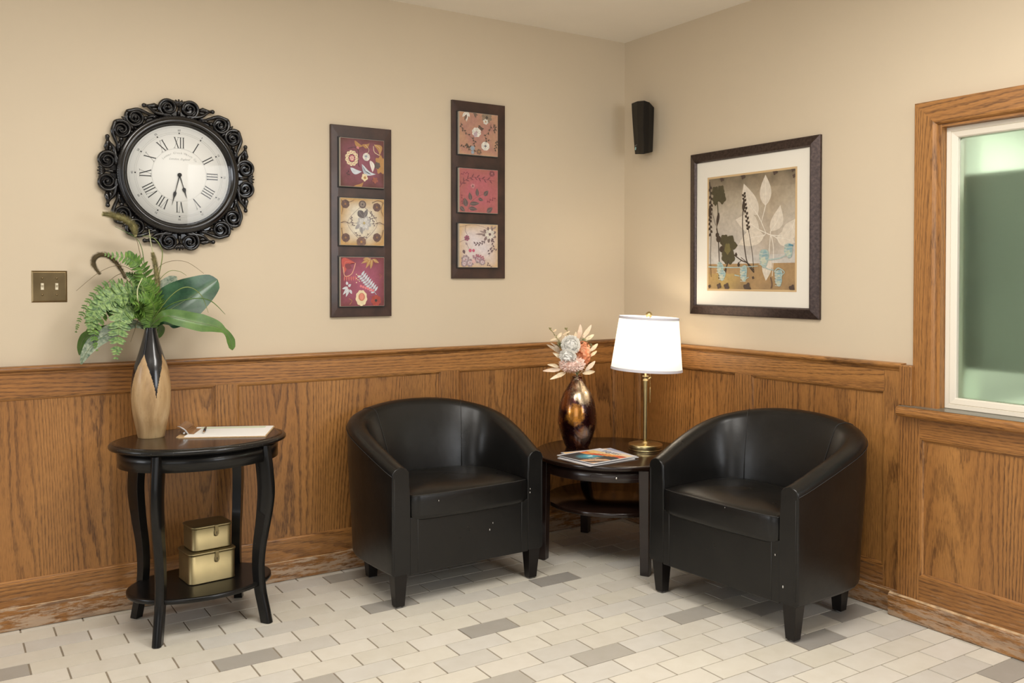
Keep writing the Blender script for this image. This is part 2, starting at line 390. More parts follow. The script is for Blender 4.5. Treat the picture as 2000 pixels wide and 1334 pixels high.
def struct(o): o['kind'] = 'structure'; return o
def dup(root, loc, rz, label, group=None):
    r = root.copy(); COL.objects.link(r); r.location = loc; r.rotation_euler = (0, 0, rz); r['label'] = label
    if group: r['group'] = group
    for ch in list(root.children):
        c = ch.copy(); COL.objects.link(c); c.parent = r
        for g in list(ch.children):
            d = g.copy(); COL.objects.link(d); d.parent = c
    return r
def bez(pts, n=24):
    """smooth Catmull-Rom curve through 3D points"""
    P = [Vector(p) for p in pts]
    if len(P) == 2: return [P[0].lerp(P[1], i/n) for i in range(n+1)]
    out = []; m = len(P)-1
    for k in range(n+1):
        t = k/n*m; i = min(int(t), m-1); u = t-i
        p0 = P[max(i-1, 0)]; p1 = P[i]; p2 = P[i+1]; p3 = P[min(i+2, m)]
        out.append(0.5*((2*p1)+(p2-p0)*u+(2*p0-5*p1+4*p2-p3)*u*u+(-p0+3*p1-3*p2+p3)*u**3))
    return out
def lerp(a, b, t): return a+(b-a)*t
def interp(tab, x):
    for (a, b), (c, d) in zip(tab, tab[1:]):
        if x <= c: return lerp(b, d, (x-a)/(c-a) if c != a else 0)
    return tab[-1][1]
def text_geo(s, size=1.0, align='CENTER', shear=0.0):
    """outline polygons of writing in the xy plane"""
    cu = bpy.data.curves.new('t', 'FONT'); cu.body = s; cu.size = size; cu.align_x = align; cu.resolution_u = 2; cu.shear = shear
    o = bpy.data.objects.new('t', cu); COL.objects.link(o)
    dg = bpy.context.evaluated_depsgraph_get(); dg.update()
    me = o.evaluated_get(dg).to_mesh()
    V = [v.co.copy() for v in me.vertices]; Fc = [list(p.vertices) for p in me.polygons]
    o.evaluated_get(dg).to_mesh_clear(); bpy.data.objects.remove(o); bpy.data.curves.remove(cu)
    return V, Fc

# ================================================================== SETTING
H = 2.4935
TL_ = 0.2032; TW = 0.100634; TY0 = -0.66442; OFF = (0.16*TL_, 0.67*TL_)
# floor: grout bed and individually coloured pavers as one floor
mb = MB()
mb.box(-7.0, 0.02, -7.5, 0.02, -0.05, -0.0022, mat=1)
grey = {(1, -12): 1, (3, -8): 1, (0, -5): 1.25, (10, -3): 1.25, (9, -2): 1.1, (15, -2): 1, (15, -1): .9, (-2, -15): 1, (4, -11): .8, (-1, -9): 1.05, (7, -7): .7, (7, -9): .7, (-5, -9): .9, (6, -4): .9, (7, -3): .75,
        (2, -18): 1, (9, -17): 1, (14, -9): 1, (12, -13): .9, (18, -6): 1, (20, -14): 1, (5, -20): 1}
rt = random.Random(3)
for k in range(-6, 62):
    ya = TY0-k*TW+0.0016; yb = TY0-(k-1)*TW-0.0016
    if ya > 0: continue
    yb = min(yb, 0.0)
    o = OFF[k % 2]
    for j in range(-36, 1):
        xa = o+j*TL_+0.0028; xb = o+(j+1)*TL_-0.0028
        if xa > 0: continue
        xb = min(xb, 0.0)
        g = grey.get((k, j), 0)
        if not g and k > 16 and rt.random() < 0.05: g = 1
        v = rt.uniform(-0.035, 0.035); h = rt.uniform(0, 1)
        c = (0.69+v, 0.65+v, 0.575+v-0.03*h)
        if h > 0.72: c = (0.62+v, 0.59+v, 0.53+v)
        if g: c = tuple(lerp(a, b, min(1.3, g)) for a, b in zip((0.60, 0.56, 0.48), (0.39, 0.365, 0.325)))
        b_ = 0.0003
        top = [(xa+b_, ya+b_, 0), (xb-b_, ya+b_, 0), (xb-b_, yb-b_, 0), (xa+b_, yb-b_, 0)]
        low = [(xa, ya, -0.003), (xb, ya, -0.003), (xb, yb, -0.003), (xa, yb, -0.003)]
        T = [mb.vert(p) for p in top]; B = [mb.vert(p) for p in low]
        mb.face(T, 0, c)
        for i in range(4): mb.face([B[i], B[(i+1) % 4], T[(i+1) % 4], T[i]], 0, c)
struct(mb.build('floor', ['tile', 'grout']))
mb = MB(); mb.box(-7.0, 1.4, -7.5, 0.12, H, H+0.1); struct(mb.build('ceiling', 'ceiling'))
mb = MB(); mb.box(-7.0, 0.12, 0.0, 0.12, 0, H); struct(mb.build('wall_left', 'wall'))
# right wall with the opening of the hatch window
WY0, WY1, WZ0, WZ1 = -1.772, -3.05, 0.785, 1.812
mb = MB()
mb.box(0.0, 0.14, WY0, 0.0, 0, H); mb.box(0.0, 0.14, -7.5, WY1, 0, H)
mb.box(0.0, 0.14, WY1, WY0, 0, WZ0); mb.box(0.0, 0.14, WY1, WY0, WZ1, H)
struct(mb.build('wall_right', 'wall'))

# --- oak wainscot on the left wall
tn = [0]
def trim(mb, mat, bevel=0.0, seg=2):
    tn[0] += 1
    return struct(mb.build('trim_%d' % tn[0], mat, bevel=bevel, seg=seg))
XL = -7.0
PZ0, PZ1 = 0.1625, 0.8335
stL = [(-0.0701, 0.0), (-1.0975, -1.009), (-2.119, -2.0365), (-3.15, -3.065), (-4.19, -4.10), (-5.2, -5.1)]
mb = MB()
xs = [0.0]+[a for s_ in stL for a in s_]
edges = [(stL[i+1][1], stL[i][0]) for i in range(len(stL)-1)]+[(XL, stL[-1][0])]
for a, b in edges: mb.box(a-0.02, b+0.02, -0.009, -0.0005, 0.09, 0.9)
trim(mb, 'oak_v')
mb = MB()
for a, b in stL: mb.box(a, min(b, -0.0005), -0.021, -0.009, PZ0, PZ1)
trim(mb, 'oak_v', 0.0012)
mb = MB(); mb.box(XL, -0.0005, -0.0212, -0.009, PZ1, 0.926); trim(mb, 'oak_x', 0.0012)
mb = MB(); mb.box(XL, -0.0005, -0.0212, -0.009, 0.08, PZ0); trim(mb, 'oak_rail_x', 0.0012)
def bead(mb, a, b, inward, n_out, w=0.013, d0=0.009, d1=0.0195):
    """quarter-round bead from a to b; inward = vector towards the panel, n_out = out of the wall"""
    a = Vector(a); b = Vector(b); i = Vector(inward); n = Vector(n_out)
    prof = [(0, d0-0.001), (0, d1), (w*0.35, d1-0.0005), (w*0.42, d1-0.004), (w*0.75, d1-0.0055), (w, d0+0.0015), (w, d0-0.001)]
    ra = [a+i*(p*1)+n*q for p, q in prof]; rb = [b+i*(p*1)+n*q for p, q in prof]
    d = (b-a).normalized(); 
    # mitre
    ra = [q+d*pp[0] for q, pp in zip(ra, prof)]; rb = [q-d*pp[0] for q, pp in zip(rb, prof)]
    mb.loft([ra, rb], smooth=False)
mbx, mbz = MB(), MB()
for a, b in edges:
    bead(mbx, (a, 0, PZ1), (b, 0, PZ1), (0, 0, -1), (0, -1, 0)); bead(mbx, (a, 0, PZ0), (b, 0, PZ0), (0, 0, 1), (0, -1, 0))
    bead(mbz, (a, 0, PZ0), (a, 0, PZ1), (1, 0, 0), (0, -1, 0)); bead(mbz, (b, 0, PZ0), (b, 0, PZ1), (-1, 0, 0), (0, -1, 0))
trim(mbx, 'oak_x'); trim(mbz, 'oak_v')
def rail_profile():
    return [(0.0005, 0.913), (0.021, 0.913), (0.024, 0.915), (0.026, 0.921), (0.031, 0.925), (0.0345, 0.929), (0.036, 0.934), (0.0345, 0.939), (0.030, 0.942), (0.0005, 0.943)]
def base_profile():
    return [(0.0005, 0.002), (0.031, 0.002), (0.0325, 0.006), (0.0325, 0.074), (0.0315, 0.081), (0.0305, 0.0835), (0.0235, 0.087), (0.0005, 0.088)]
mb = MB(); pr = rail_profile()
mb.loft([[(XL, -d, z) for d, z in pr], [(-d, -d, z) for d, z in pr]], smooth=False); trim(mb, 'oak_rail_x')
mb = MB(); pr = base_profile()
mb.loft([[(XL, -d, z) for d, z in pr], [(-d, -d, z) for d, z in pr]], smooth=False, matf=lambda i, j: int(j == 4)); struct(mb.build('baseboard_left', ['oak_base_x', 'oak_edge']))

# --- oak wainscot on the right wall, as far as the hatch
YE = -1.640
stR = [(-0.1323, -0.0212), (-0.8925, -0.8035), (YE, -1.562)]
edR = [(-0.8035, -0.1323), (-1.562, -0.8925)]
mb = MB()
for a, b in edR: mb.box(-0.009, -0.0005, a-0.02, b+0.02, 0.09, 0.9)
trim(mb, 'oak_v')
mb = MB()
for a, b in stR: mb.box(-0.021, -0.009, a, b, PZ0 if a > -1.5 else 0.08, PZ1 if a > -1.5 else 0.914)
trim(mb, 'oak_v', 0.0012)
mb = MB(); mb.box(-0.0212, -0.009, -1.562, -0.0212, PZ1, 0.926); trim(mb, 'oak_y', 0.0012)
mb = MB(); mb.box(-0.0212, -0.009, -1.562, -0.0212, 0.08, PZ0); trim(mb, 'oak_rail_y', 0.0012)
mbx, mbz = MB(), MB()
for a, b in edR:
    bead(mbx, (0, a, PZ1), (0, b, PZ1), (0, 0, -1), (-1, 0, 0)); bead(mbx, (0, a, PZ0), (0, b, PZ0), (0, 0, 1), (-1, 0, 0))
    bead(mbz, (0, a, PZ0), (0, a, PZ1), (0, 1, 0), (-1, 0, 0)); bead(mbz, (0, b, PZ0), (0, b, PZ1), (0, -1, 0), (-1, 0, 0))
trim(mbx, 'oak_y'); trim(mbz, 'oak_v')
mb = MB(); pr = rail_profile()
mb.loft([[(-d, -d, z) for d, z in pr], [(-d, YE, z) for d, z in pr]], smooth=False); trim(mb, 'oak_rail_y')
mb = MB(); pr = base_profile()
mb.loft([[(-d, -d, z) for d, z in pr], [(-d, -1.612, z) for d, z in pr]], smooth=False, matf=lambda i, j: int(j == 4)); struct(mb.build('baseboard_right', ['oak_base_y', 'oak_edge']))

# --- deeper panelling under the hatch window
FX = -0.047
mb = MB(); mb.box(-0.036, -0.0005, -7.5, YE, 0.002, 0.745); trim(mb, 'oak_v')
mb = MB(); mb.box(FX, -0.036, -1.7265, YE, 0.085, 0.752); mb.box(FX, -0.036, -3.35, -3.25, 0.172, 0.679); mb.box(FX, -0.036, -4.9, -4.8, 0.172, 0.679); trim(mb, 'oak_v', 0.0015)
mb = MB(); mb.box(FX-0.0002, -0.036, -7.5, -1.7265, 0.679, 0.752); trim(mb, 'oak_y', 0.0012)
mb = MB(); mb.box(FX-0.0002, -0.036, -7.5, -1.7265, 0.085, 0.172); trim(mb, 'oak_rail_y', 0.0012)
mbx, mbz = MB(), MB()
for a, b in ((-3.25, -1.7265), (-4.8, -3.35)):
    for args in (((0, a, .679), (0, b, .679), (0, 0, -1)), ((0, a, .172), (0, b, .172), (0, 0, 1))): bead(mbx, *args, (-1, 0, 0), d0=0.036, d1=0.0455)
    for args in (((0, a, .172), (0, a, .679), (0, 1, 0)), ((0, b, .172), (0, b, .679), (0, -1, 0))): bead(mbz, *args, (-1, 0, 0), d0=0.036, d1=0.0455)
trim(mbx, 'oak_y'); trim(mbz, 'oak_v')
mb = MB(); pr = [(0.0005, 0.002), (0.060, 0.002), (0.062, 0.006), (0.062, 0.074), (0.059, 0.082), (0.050, 0.0865), (0.0005, 0.087)]
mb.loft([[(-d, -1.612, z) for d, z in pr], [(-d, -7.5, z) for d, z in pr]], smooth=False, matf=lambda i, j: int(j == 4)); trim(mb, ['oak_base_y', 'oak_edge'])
# upright block between chair rail and casing
mb = MB(); mb.box(-0.047, -0.0005, -1.692, YE, 0.790, 0.938); trim(mb, 'oak_v', 0.004)

# --- hatch window: oak casing, sill, cream frame, frosted pane
def frame_loop(mb, y0, y1, z0, z1, prof, mat=0, bottom=True):
    """mitred frame in the right wall: prof = [(inset from outer edge, depth out of wall)]"""
    def ring(cy, cz, sy, sz): return [(-d, cy+sy*i, cz+sz*i) for i, d in prof]
    C = [ring(y0, z0, -1, 1), ring(y0, z1, -1, -1), ring(y1, z1, 1, -1), ring(y1, z0, 1, 1)]
    n = 4 if bottom else 3
    for a in range(n): mb.loft([C[a], C[(a+1) % 4]], mat=mat, smooth=False)
mb = MB()
cas = [(0, 0.0005), (0, 0.026), (0.003, 0.029), (0.074, 0.031), (0.081, 0.029), (0.085, 0.024), (0.0875, 0.017), (0.0875, 0.0005)]
def cside(y, sgn, zb, zt):
    prof = cas
    return [[(-d, y+sgn*i, zb) for i, d in prof], [(-d, y+sgn*i, zt-i) for i, d in prof]]
mb.loft(cside(-1.6835, -1, 0.789, 1.9005), smooth=False)
mb.loft(cside(-3.14, 1, 0.789, 1.9005), smooth=False)
win = struct(mb.build('window_1', 'oak_v'))
mb = MB(); mb.loft([[(-d, -1.6835-i, 1.9005-i) for i, d in cas], [(-d, -3.14+i, 1.9005-i) for i, d in cas]], smooth=False)
mb.build('casing_head', 'oak_y', win)
mb = MB()
mb.box(-0.016, 0.13, -1.7835, -1.7705, 0.789, 1.8135); mb.box(-0.016, 0.13, -3.05, -3.037, 0.789, 1.8135)
mb.build('jamb', 'oak_v', win, bevel=0.001)
mb = MB(); mb.box(-0.016, 0.13, -3.037, -1.7835, 1.8035, 1.8135); mb.build('jamb', 'oak_y', win)
# sill
pr = [(0.0005, 0.753), (0.070, 0.753), (0.080, 0.757), (0.0855, 0.766), (0.0855, 0.779), (0.081, 0.787), (0.074, 0.790), (0.0005, 0.790)]
mb = MB(); mb.loft([[(-d, -1.652, z) for d, z in pr], [(-d, -3.25, z) for d, z in pr]], smooth=False); mb.build('sill_nosing', 'oak_y', win, bevel=0.003)
mb = MB(); mb.box(-0.031, 0.13, -3.0365, -1.784, 0.7855, 0.7915); mb.box(-0.074, -0.031, -3.24, -1.655, 0.7903, 0.7915)
mb.build('sill_top', 'silltop', win)
mb = MB()
fr = [(0, -0.060), (0, -0.014), (0.002, -0.012), (0.016, -0.013), (0.017, -0.016), (0.019, -0.014), (0.036, -0.018), (0.0395, -0.022), (0.0395, -0.060)]
frame_loop(mb, -1.7838, -3.0365, 0.7917, 1.8033, fr)
mb.build('window_frame', 'winwhite', win)
mb = MB(); mb.box(0.034, 0.040, -3.0, -1.822, 0.829, 1.765); mb.build('glass_pane', 'glass', win)
# the room behind the hatch: lit reveal and counter, darker space further back
mb = MB()
mb.box(0.14, 1.3, -1.60, -1.56, 0.0, H)
mb.box(0.14, 1.4, -3.4, -3.36, 0.0, H)
mb.box(0.14, 0.26, -1.7705, -1.60, 0.0, H)
struct(mb.build('wall_nextroom', 'nextroom'))
mb = MB(); mb.box(0.14, 0.62, -3.36, -1.7705, 0.74, 0.778); struct(mb.build('trim_counter', 'nextroom'))
mb = MB(); mb.box(1.3, 1.4, -3.36, -1.56, 0.0, H); struct(mb.build('wall_back', 'nextdark'))
mb = MB(); mb.box(0.166, 0.18, -3.36, -1.771, 0.925, 1.645); o = mb.build('dim_room_board', 'nextdark', win)  # added dark board standing in for the dim depth of the next room
mb = MB(); mb.box(0.14, 1.3, -3.36, -1.60, 2.0, 2.04); struct(mb.build('ceiling_nextroom', 'nextroom'))
area('next_room_light', (0.75, -2.3, 1.96), (0.72, -2.3, 0), 0.9, 0.6, 30, (1, 0.97, 0.9))

# ================================================================== FURNITURE
# ---- tub chair
def superU(hw, yf, ym, yb, n=2.35, ns=7, na=26, bul=0.0):
    P = [(-hw-bul*math.sin(PI/2*i/ns), lerp(yf, ym, i/ns)) for i in range(ns)]
    for i in range(na+1):
        th = PI*i/na; c, s_ = math.cos(th), math.sin(th)
        P.append((-(hw+bul)*math.copysign(abs(c)**(2/n), c), ym+(yb-ym)*abs(s_)**(2/n)))
    P += [(hw+bul*math.sin(PI/2*(1-(i+1)/ns)), lerp(ym, yf, (i+1)/ns)) for i in range(ns)]
    return P
def zrim(P):
    d = [0.0]
    for a, b in zip(P, P[1:]): d.append(d[-1]+math.hypot(b[0]-a[0], b[1]-a[1]))
    T = d[-1]/2; return [0.540+0.185*math.sin(PI/2*min(1, (1-abs(q/T-1)))**0.96)**1.08 for q in d]
def chair_shell():
    mb = MB()
    yf, ym, yb, hw = -0.215, 0.02, 0.31, 0.350
    P = superU(hw, yf, ym, yb, 2.6, bul=0.014); rings = []; ZR = zrim(P)
    n = len(P)
    for i, (x, y) in enumerate(P):
        a = Vector(P[max(i-1, 0)]); b = Vector(P[min(i+1, n-1)]); t = (b-a).normalized()
        if i == 0 or i == n-1: t = Vector((0, 1)) if i == 0 else Vector((0, -1))
        inn = Vector((t.y, -t.x))
        back = max(0, min(1, (y-yf)/(yb-yf)))
        zt = ZR[i]; tt = lerp(0.074, 0.088, back); tb = lerp(0.080, 0.150, back**1.5)
        lean = 0.032*back*(1-0.55*max(0, (y-0.2)/0.11))
        zlow = 0.128+0.004*back
        prof = [(tb, zlow+0.002), (0.012, zlow), (0.004, zlow+0.004), (0.0, zlow+0.012), (-lean*0.3, 0.30), (-lean*0.75-0.003*back, 0.45 if back < .3 else 0.50),
                (-lean, zt-0.034), (-lean+0.002, zt-0.018), (-lean+0.010, zt-0.006), (-lean+0.022, zt-0.0005), (tt*0.5-lean, zt+0.003), (tt-lean-0.020, zt-0.001),
                (tt-lean-0.008, zt-0.009), (tt-lean, zt-0.024), (lerp(tt-lean, tb, 0.25), zt-0.075), (lerp(tt, tb, 0.65), lerp(0.40, zt, 0.4)), (tb, 0.38), (tb, 0.30)]
        rings.append([(x+inn.x*d, y+inn.y*d, z) for d, z in prof])
    # rounded front faces of the arms
    def cap(r, dy):
        c = Vector((sum(p[0] for p in r)/len(r), 0, 0)); z0 = min(p[2] for p in r); z1 = max(p[2] for p in r)
        out = []
        for p in r:
            sx = 1-0.007/(0.04); nx = c.x+(p[0]-c.x)*(1-0.10); nz = lerp(p[2], (z0+z1)/2, 0.012)
            out.append((nx, p[1]+dy, nz))
        return out
    full0 = rings[0]; full1 = rings[-1]
    pre = [cap([(p[0], yf-0.004, p[2]) for p in full0], -0.006), [(lerp(p[0], sum(q[0] for q in full0)/len(full0), 0.03), yf-0.004, p[2]-0.001 if p[2] > .3 else p[2]) for p in full0]]
    post = [[(lerp(p[0], sum(q[0] for q in full1)/len(full1), 0.03), yf-0.004, p[2]-0.001 if p[2] > .3 else p[2]) for p in full1], cap([(p[0], yf-0.004, p[2]) for p in full1], -0.006)]
    mb.loft(pre+rings+post, smooth=True)
    return mb, P, ZR
def make_chair(label, group):
    t = thing('tub_chair', label, 'chair', group=group)
    mb, P, ZR = chair_shell(); o = mb.build('shell', 'leather', t)
    mb = MB(); mb.box(-0.274, 0.274, -0.2246, -0.19, 0.126, 0.345)
    mb.box(-0.272, 0.272, -0.19, 0.12, 0.131, 0.20)
    mb.build('front_panel', 'leather', t, bevel=0.004, seg=3)
    # seams and stitching
    for sx in (-1, 1):
        mb = MB(); pts = []
        for i_ in range(0, 14):
            x, y = P[i_]; a = Vector(P[max(i_-1, 0)]); b = Vector(P[i_+1]); q_ = (b-a).normalized(); inn = Vector((q_.y, -q_.x)); back = (y+0.215)/0.515
            pts.append((sx*(-(x+inn.x*(-0.032*back-0.0008))), y-(0.008 if i_ == 0 else 0)+inn.y*(-0.032*back-0.0008), ZR[i_]-0.030))
        mb.tube(pts, 0.0013, 5)
        mb.tube([(sx*0.3445, -0.2235, 0.14), (sx*0.346, -0.2238, 0.34), (sx*0.3455, -0.2235, 0.51)], 0.0012, 5)
        mb.tube([(sx*0.3405, -0.2253, 0.15), (sx*0.3405, -0.2253, 0.5)], 0.0008, 5)
        arc = [(sx*(0.313+0.034*math.cos(a)), -0.2215, 0.512+0.027*math.sin(a)) for a in [PI*i/12 for i in range(13)]]
        mb.tube(arc, 0.0013, 5)
        mb.tube([(sx*0.240, -0.2249, 0.130), (sx*0.241, -0.2249, 0.34)], 0.0013, 5)
        mb.build('seam', 'thread', t)
    # upright seams on the inside of the back, and over the rim
    for sx in (-1, 1):
        mb = MB(); i0 = 7+8 if sx < 0 else len(P)-1-15
        x, y = P[i0]; a = Vector(P[i0-1]); b = Vector(P[i0+1]); tt_ = (b-a).normalized(); inn = Vector((tt_.y, -tt_.x))
        back = (y+0.215)/0.515; zt = ZR[i0]; tt = lerp(0.074, 0.088, back); tb = lerp(0.080, 0.150, back**1.5); lean = 0.032*back*(1-0.55*max(0, (y-0.2)/0.11))
        prof = [(-lean-0.0005, zt-0.034), (-lean+0.0015, zt-0.0175), (-lean+0.0095, zt-0.0055), (-lean+0.022, zt+0.0002), (tt*0.5-lean, zt+0.0036), (tt-lean-0.0195, zt-0.0004), (tt-lean-0.0075, zt-0.0085), (tt-lean+0.0005, zt-0.024), (lerp(tt-lean, tb, 0.25)+0.001, zt-0.075), (lerp(tt, tb, 0.65)+0.001, lerp(0.40, zt, 0.4)), (tb+0.001, 0.40)]
        mb.tube([(x+inn.x*d, y+inn.y*d, z) for d, z in prof], 0.0013, 5)
        mb.build('back_seam', 'thread', t)
    # seat cushion
    mb = MB()
    outl = []
    ns = 14
    for i in range(ns+1):                      # front edge, slightly bowed
        u = i/ns; x = lerp(-0.266, 0.266, u); outl.append((x, -0.232-0.010*math.sin(PI*u)+0.008*(abs(2*u-1)**8)))
    Q = superU(0.2695, -0.19, 0.0, 0.175, 2.6, 4, 22)[::-1]
    outl += Q
    rings = []
    for sc, z in [(0.965, 0.330), (0.992, 0.338), (1.0, 0.352), (1.004, 0.378), (1.003, 0.402), (0.998, 0.416), (0.990, 0.4235), (0.986, 0.4275), (0.976, 0.4255), (0.955, 0.430), (0.88, 0.438), (0.72, 0.446), (0.5, 0.451), (0.25, 0.453), (0.02, 0.4535)]:
        rings.append([(x*sc, (y+0.03)*sc-0.03, z-0.0035*math.sin(5*x+1)*(1 if z > 0.43 else 0)) for x, y in outl])
    mb.loft(rings, smooth=True)
    c = mb.build('seat_cushion', 'leather', t)
    mb = MB(); mb.tube([((x)*0.989, (y+0.03)*0.989-0.03, 0.4262) for x, y in outl[:ns+1]], 0.0017, 6); mb.build('piping', 'thread', c)
    # legs
    for sx, y, xx in ((-1, -0.190, 0.310), (1, -0.190, 0.310), (-1, 0.185, 0.248), (1, 0.185, 0.248)):
        mb = MB(); x = sx*xx
        r0, r1 = 0.0185, 0.0275
        yo = -0.002 if y < 0 else 0.0
        mb.loft([[(x+sx*0.002*(-1)+a*r0, y+yo+b*r0, 0.006) for a, b in ((-1, -1), (1, -1), (1, 1), (-1, 1))], [(x+a*r1, y+yo+b*r1, 0.134) for a, b in ((-1, -1), (1, -1), (1, 1), (-1, 1))]], smooth=False)
        l = mb.build('leg', 'legwood', t, bevel=0.002)
        mb = MB(); mb.lathe([(0.010, 0.0003), (0.012, 0.002), (0.012, 0.007)], 14, (x-sx*0.002, y+yo, 0)); mb.build('glide', 'glide', l)
    return t
c1 = make_chair('black leather tub chair standing against the left wall beside the oval black table', 'black tub chairs')
c1.location = (-1.270, -0.358, 0); c1.rotation_euler = (0, 0, R(1.0))
c2 = dup(c1, (-0.391, -1.262, 0), R(-85.3), 'black leather tub chair with its back to the right wall, nearest the window', 'black tub chairs')
for root, marks in ((c1, [(0.10, 0.27, .0022), (0.085, 0.245, .003), (-0.16, 0.40, .002), (0.282, 0.37, .0025), (0.283, 0.385, .002)]), (c2, [(0.27, 0.30, .0025), (0.29, 0.19, .0035), (0.05, 0.42, .0015)])):
    for x, z, r in marks:
        y = -0.2248 if (abs(x) < 0.26 and z < 0.34) else (-0.2258 if abs(x) > 0.27 else -0.2435)
        mb = MB(); mb.loft([[(x+rr*0.8*math.cos(2*PI*k/7), y-d, z+rr*1.6*math.sin(2*PI*k/7)) for k in range(7)] for rr, d in ((r, 0), (r*.6, .0008))])
        mb.build('scuff_mark', 'scuff', root)

# ---- oval side table
T1 = Vector((-2.243, -0.281, 0))
t = thing('side_table', 'black oval side table with curved legs and a lower shelf, paint chipped at the rim', 'table', T1, R(2.0))
def ellipse_rings(prof, a, b, n=72): return [[((a+d)*math.cos(2*PI*j/n), (b+d)*math.sin(2*PI*j/n), z) for j in range(n)] for d, z in prof]
mb = MB(); mb.loft(ellipse_rings([(-0.30+0.09, 0.6515), (-0.022, 0.6515), (-0.016, 0.6535), (-0.010, 0.6585), (-0.002, 0.6590), (0.0, 0.6625), (0.0, 0.6675), (-0.003, 0.6720), (-0.008, 0.6745), (-0.012, 0.6750), (-0.014, 0.6760)], 0.313, 0.250), smooth=True, caps=(True, False))
o = mb.build('tabletop', ['tablerim'], t)
mb = MB(); mb.loft(ellipse_rings([(-0.016, 0.6750), (-0.0135, 0.6760), (-0.03, 0.6761), (-0.2, 0.6761)], 0.313, 0.250), smooth=True, caps=(False, True)); mb.build('top_surface', 'tabletop', o)
mb = MB(); mb.loft(ellipse_rings([(-0.02, 0.595), (0, 0.594), (0.0, 0.652), (-0.02, 0.652)], 0.283, 0.220), smooth=False)
for f_i in range(len(mb.f)): mb.sm[f_i] = len(mb.f[f_i]) == 4
mb.build('apron', 'blacktable', t, smooth=None)
mb = MB(); mb.loft(ellipse_rings([(-0.01, 0.1315), (-0.002, 0.1315), (0.0, 0.134), (0.0, 0.1455), (-0.003, 0.148), (-0.01, 0.148)], 0.257, 0.187), smooth=True)
mb.build('shelf', 'blacktable', t)
for sx in (-1, 1):
    for sy in (-1, 1):
        d = Vector((sx*0.50, sy*0.866, 0)).normalized(); tg = Vector((-d.y, d.x, 0))
        base = Vector((sx*0.180, sy*0.140, 0))
        rings = []
        prf_ = bez([Vector(q) for q in ((0.0015, 0.026, .019), (0.05, 0.014, .019), (0.12, -0.004, .019), (0.2, -0.012, .020), (0.28, -0.006, .0225), (0.36, 0.010, .026), (0.44, 0.023, .030), (0.5, 0.026, .031), (0.57, 0.019, .031), (0.651, 0.008, .029))], 40)
        for k in range(41):
            z = prf_[k].x
            off = prf_[k].y; dep = prf_[k].z
            th = interp([(0, 0.0155), (0.3, 0.0165), (0.65, 0.018)], z)
            c = base+d*off; c.z = z
            ring = [c-d*dep-tg*th, c-d*dep+tg*th, c+d*(dep*0.55)+tg*th, c+d*(dep*0.9)+tg*(th*0.6), c+d*dep, c+d*(dep*0.9)-tg*(th*0.6), c+d*(dep*0.55)-tg*th]
            rings.append(ring)
        mb = MB(); mb.loft(rings, smooth=True, caps=(True, True)); mb.build('leg', 'blacktable', t, bevel=0.001)

# ---- round corner table
T2 = Vector((-0.438, -0.4525, 0)); th2 = math.atan2(0.096, -0.3475)+R(0)
t = thing('corner_table', 'round espresso wood table standing in the corner between the two tub chairs', 'table', T2, th2-PI*0.75)
mb = MB(); mb.lathe([(0.35, 0.446), (0.358, 0.447), (0.361, 0.450), (0.361, 0.462), (0.358, 0.4655), (0.353, 0.467), (0.1, 0.467)], 96); mb.build('tabletop', 'tabletop', t)
mb = MB(); mb.lathe([(0.31, 0.395), (0.336, 0.394), (0.338, 0.397), (0.338, 0.446), (0.31, 0.446)], 96); mb.build('apron', 'espresso', t)
mb = MB(); mb.lathe([(0.29, 0.238), (0.306, 0.238), (0.308, 0.241), (0.308, 0.254), (0.305, 0.257), (0.05, 0.257)], 96); mb.build('shelf', 'tabletop', t)
# pull-out tray in the apron (faces the camera)
fa = math.atan2(-0.80, -0.52)-(th2-PI*0.75)
mb = MB(); rr = 0.3388
def onr(a, z, r=rr): return (r*math.cos(a), r*math.sin(a), z)
A0, A1, Z0, Z1 = fa-0.40, fa+0.23, 0.4085, 0.4275
loop = [onr(lerp(A0+.03, A1-.03, i/24), Z1) for i in range(25)]+[onr(A1-.03+.03*math.sin(q), (Z0+Z1)/2+(Z1-Z0)/2*math.cos(q)) for q in [PI*i/8 for i in range(1, 8)]]
loop += [onr(lerp(A1-.03, A0+.03, i/24), Z0) for i in range(25)]+[onr(A0+.03-.03*math.sin(q), (Z0+Z1)/2-(Z1-Z0)/2*math.cos(q)) for q in [PI*i/8 for i in range(1, 8)]]
loop.append(loop[0])
mb.tube(loop, 0.0011, 5); tr = mb.build('tray_front', 'espresso', t)
mb = MB(); p = Vector(onr(fa-0.07, 0.419)); dn = Vector((p.x, p.y, 0)).normalized(); mb.tube([p, p+dn*0.012], 0.0025, 8); mb.sphere(p+dn*0.016, 0.006, 10); mb.build('knob', 'chrome', tr)
for a in (PI/4, 3*PI/4, 5*PI/4, 7*PI/4):
    mb = MB(); c = Vector((0.352*math.cos(a), 0.352*math.sin(a), 0))*0.97
    r0, r1 = 0.019, 0.0225
    mb.loft([[(c.x+u*r0, c.y+v*r0, 0.0015) for u, v in ((-1, -1), (1, -1), (1, 1), (-1, 1))], [(c.x*0.985+u*r1, c.y*0.985+v*r1, 0.446) for u, v in ((-1, -1), (1, -1), (1, 1), (-1, 1))]], smooth=False)
    mb.build('leg', 'espresso', t, bevel=0.0018)

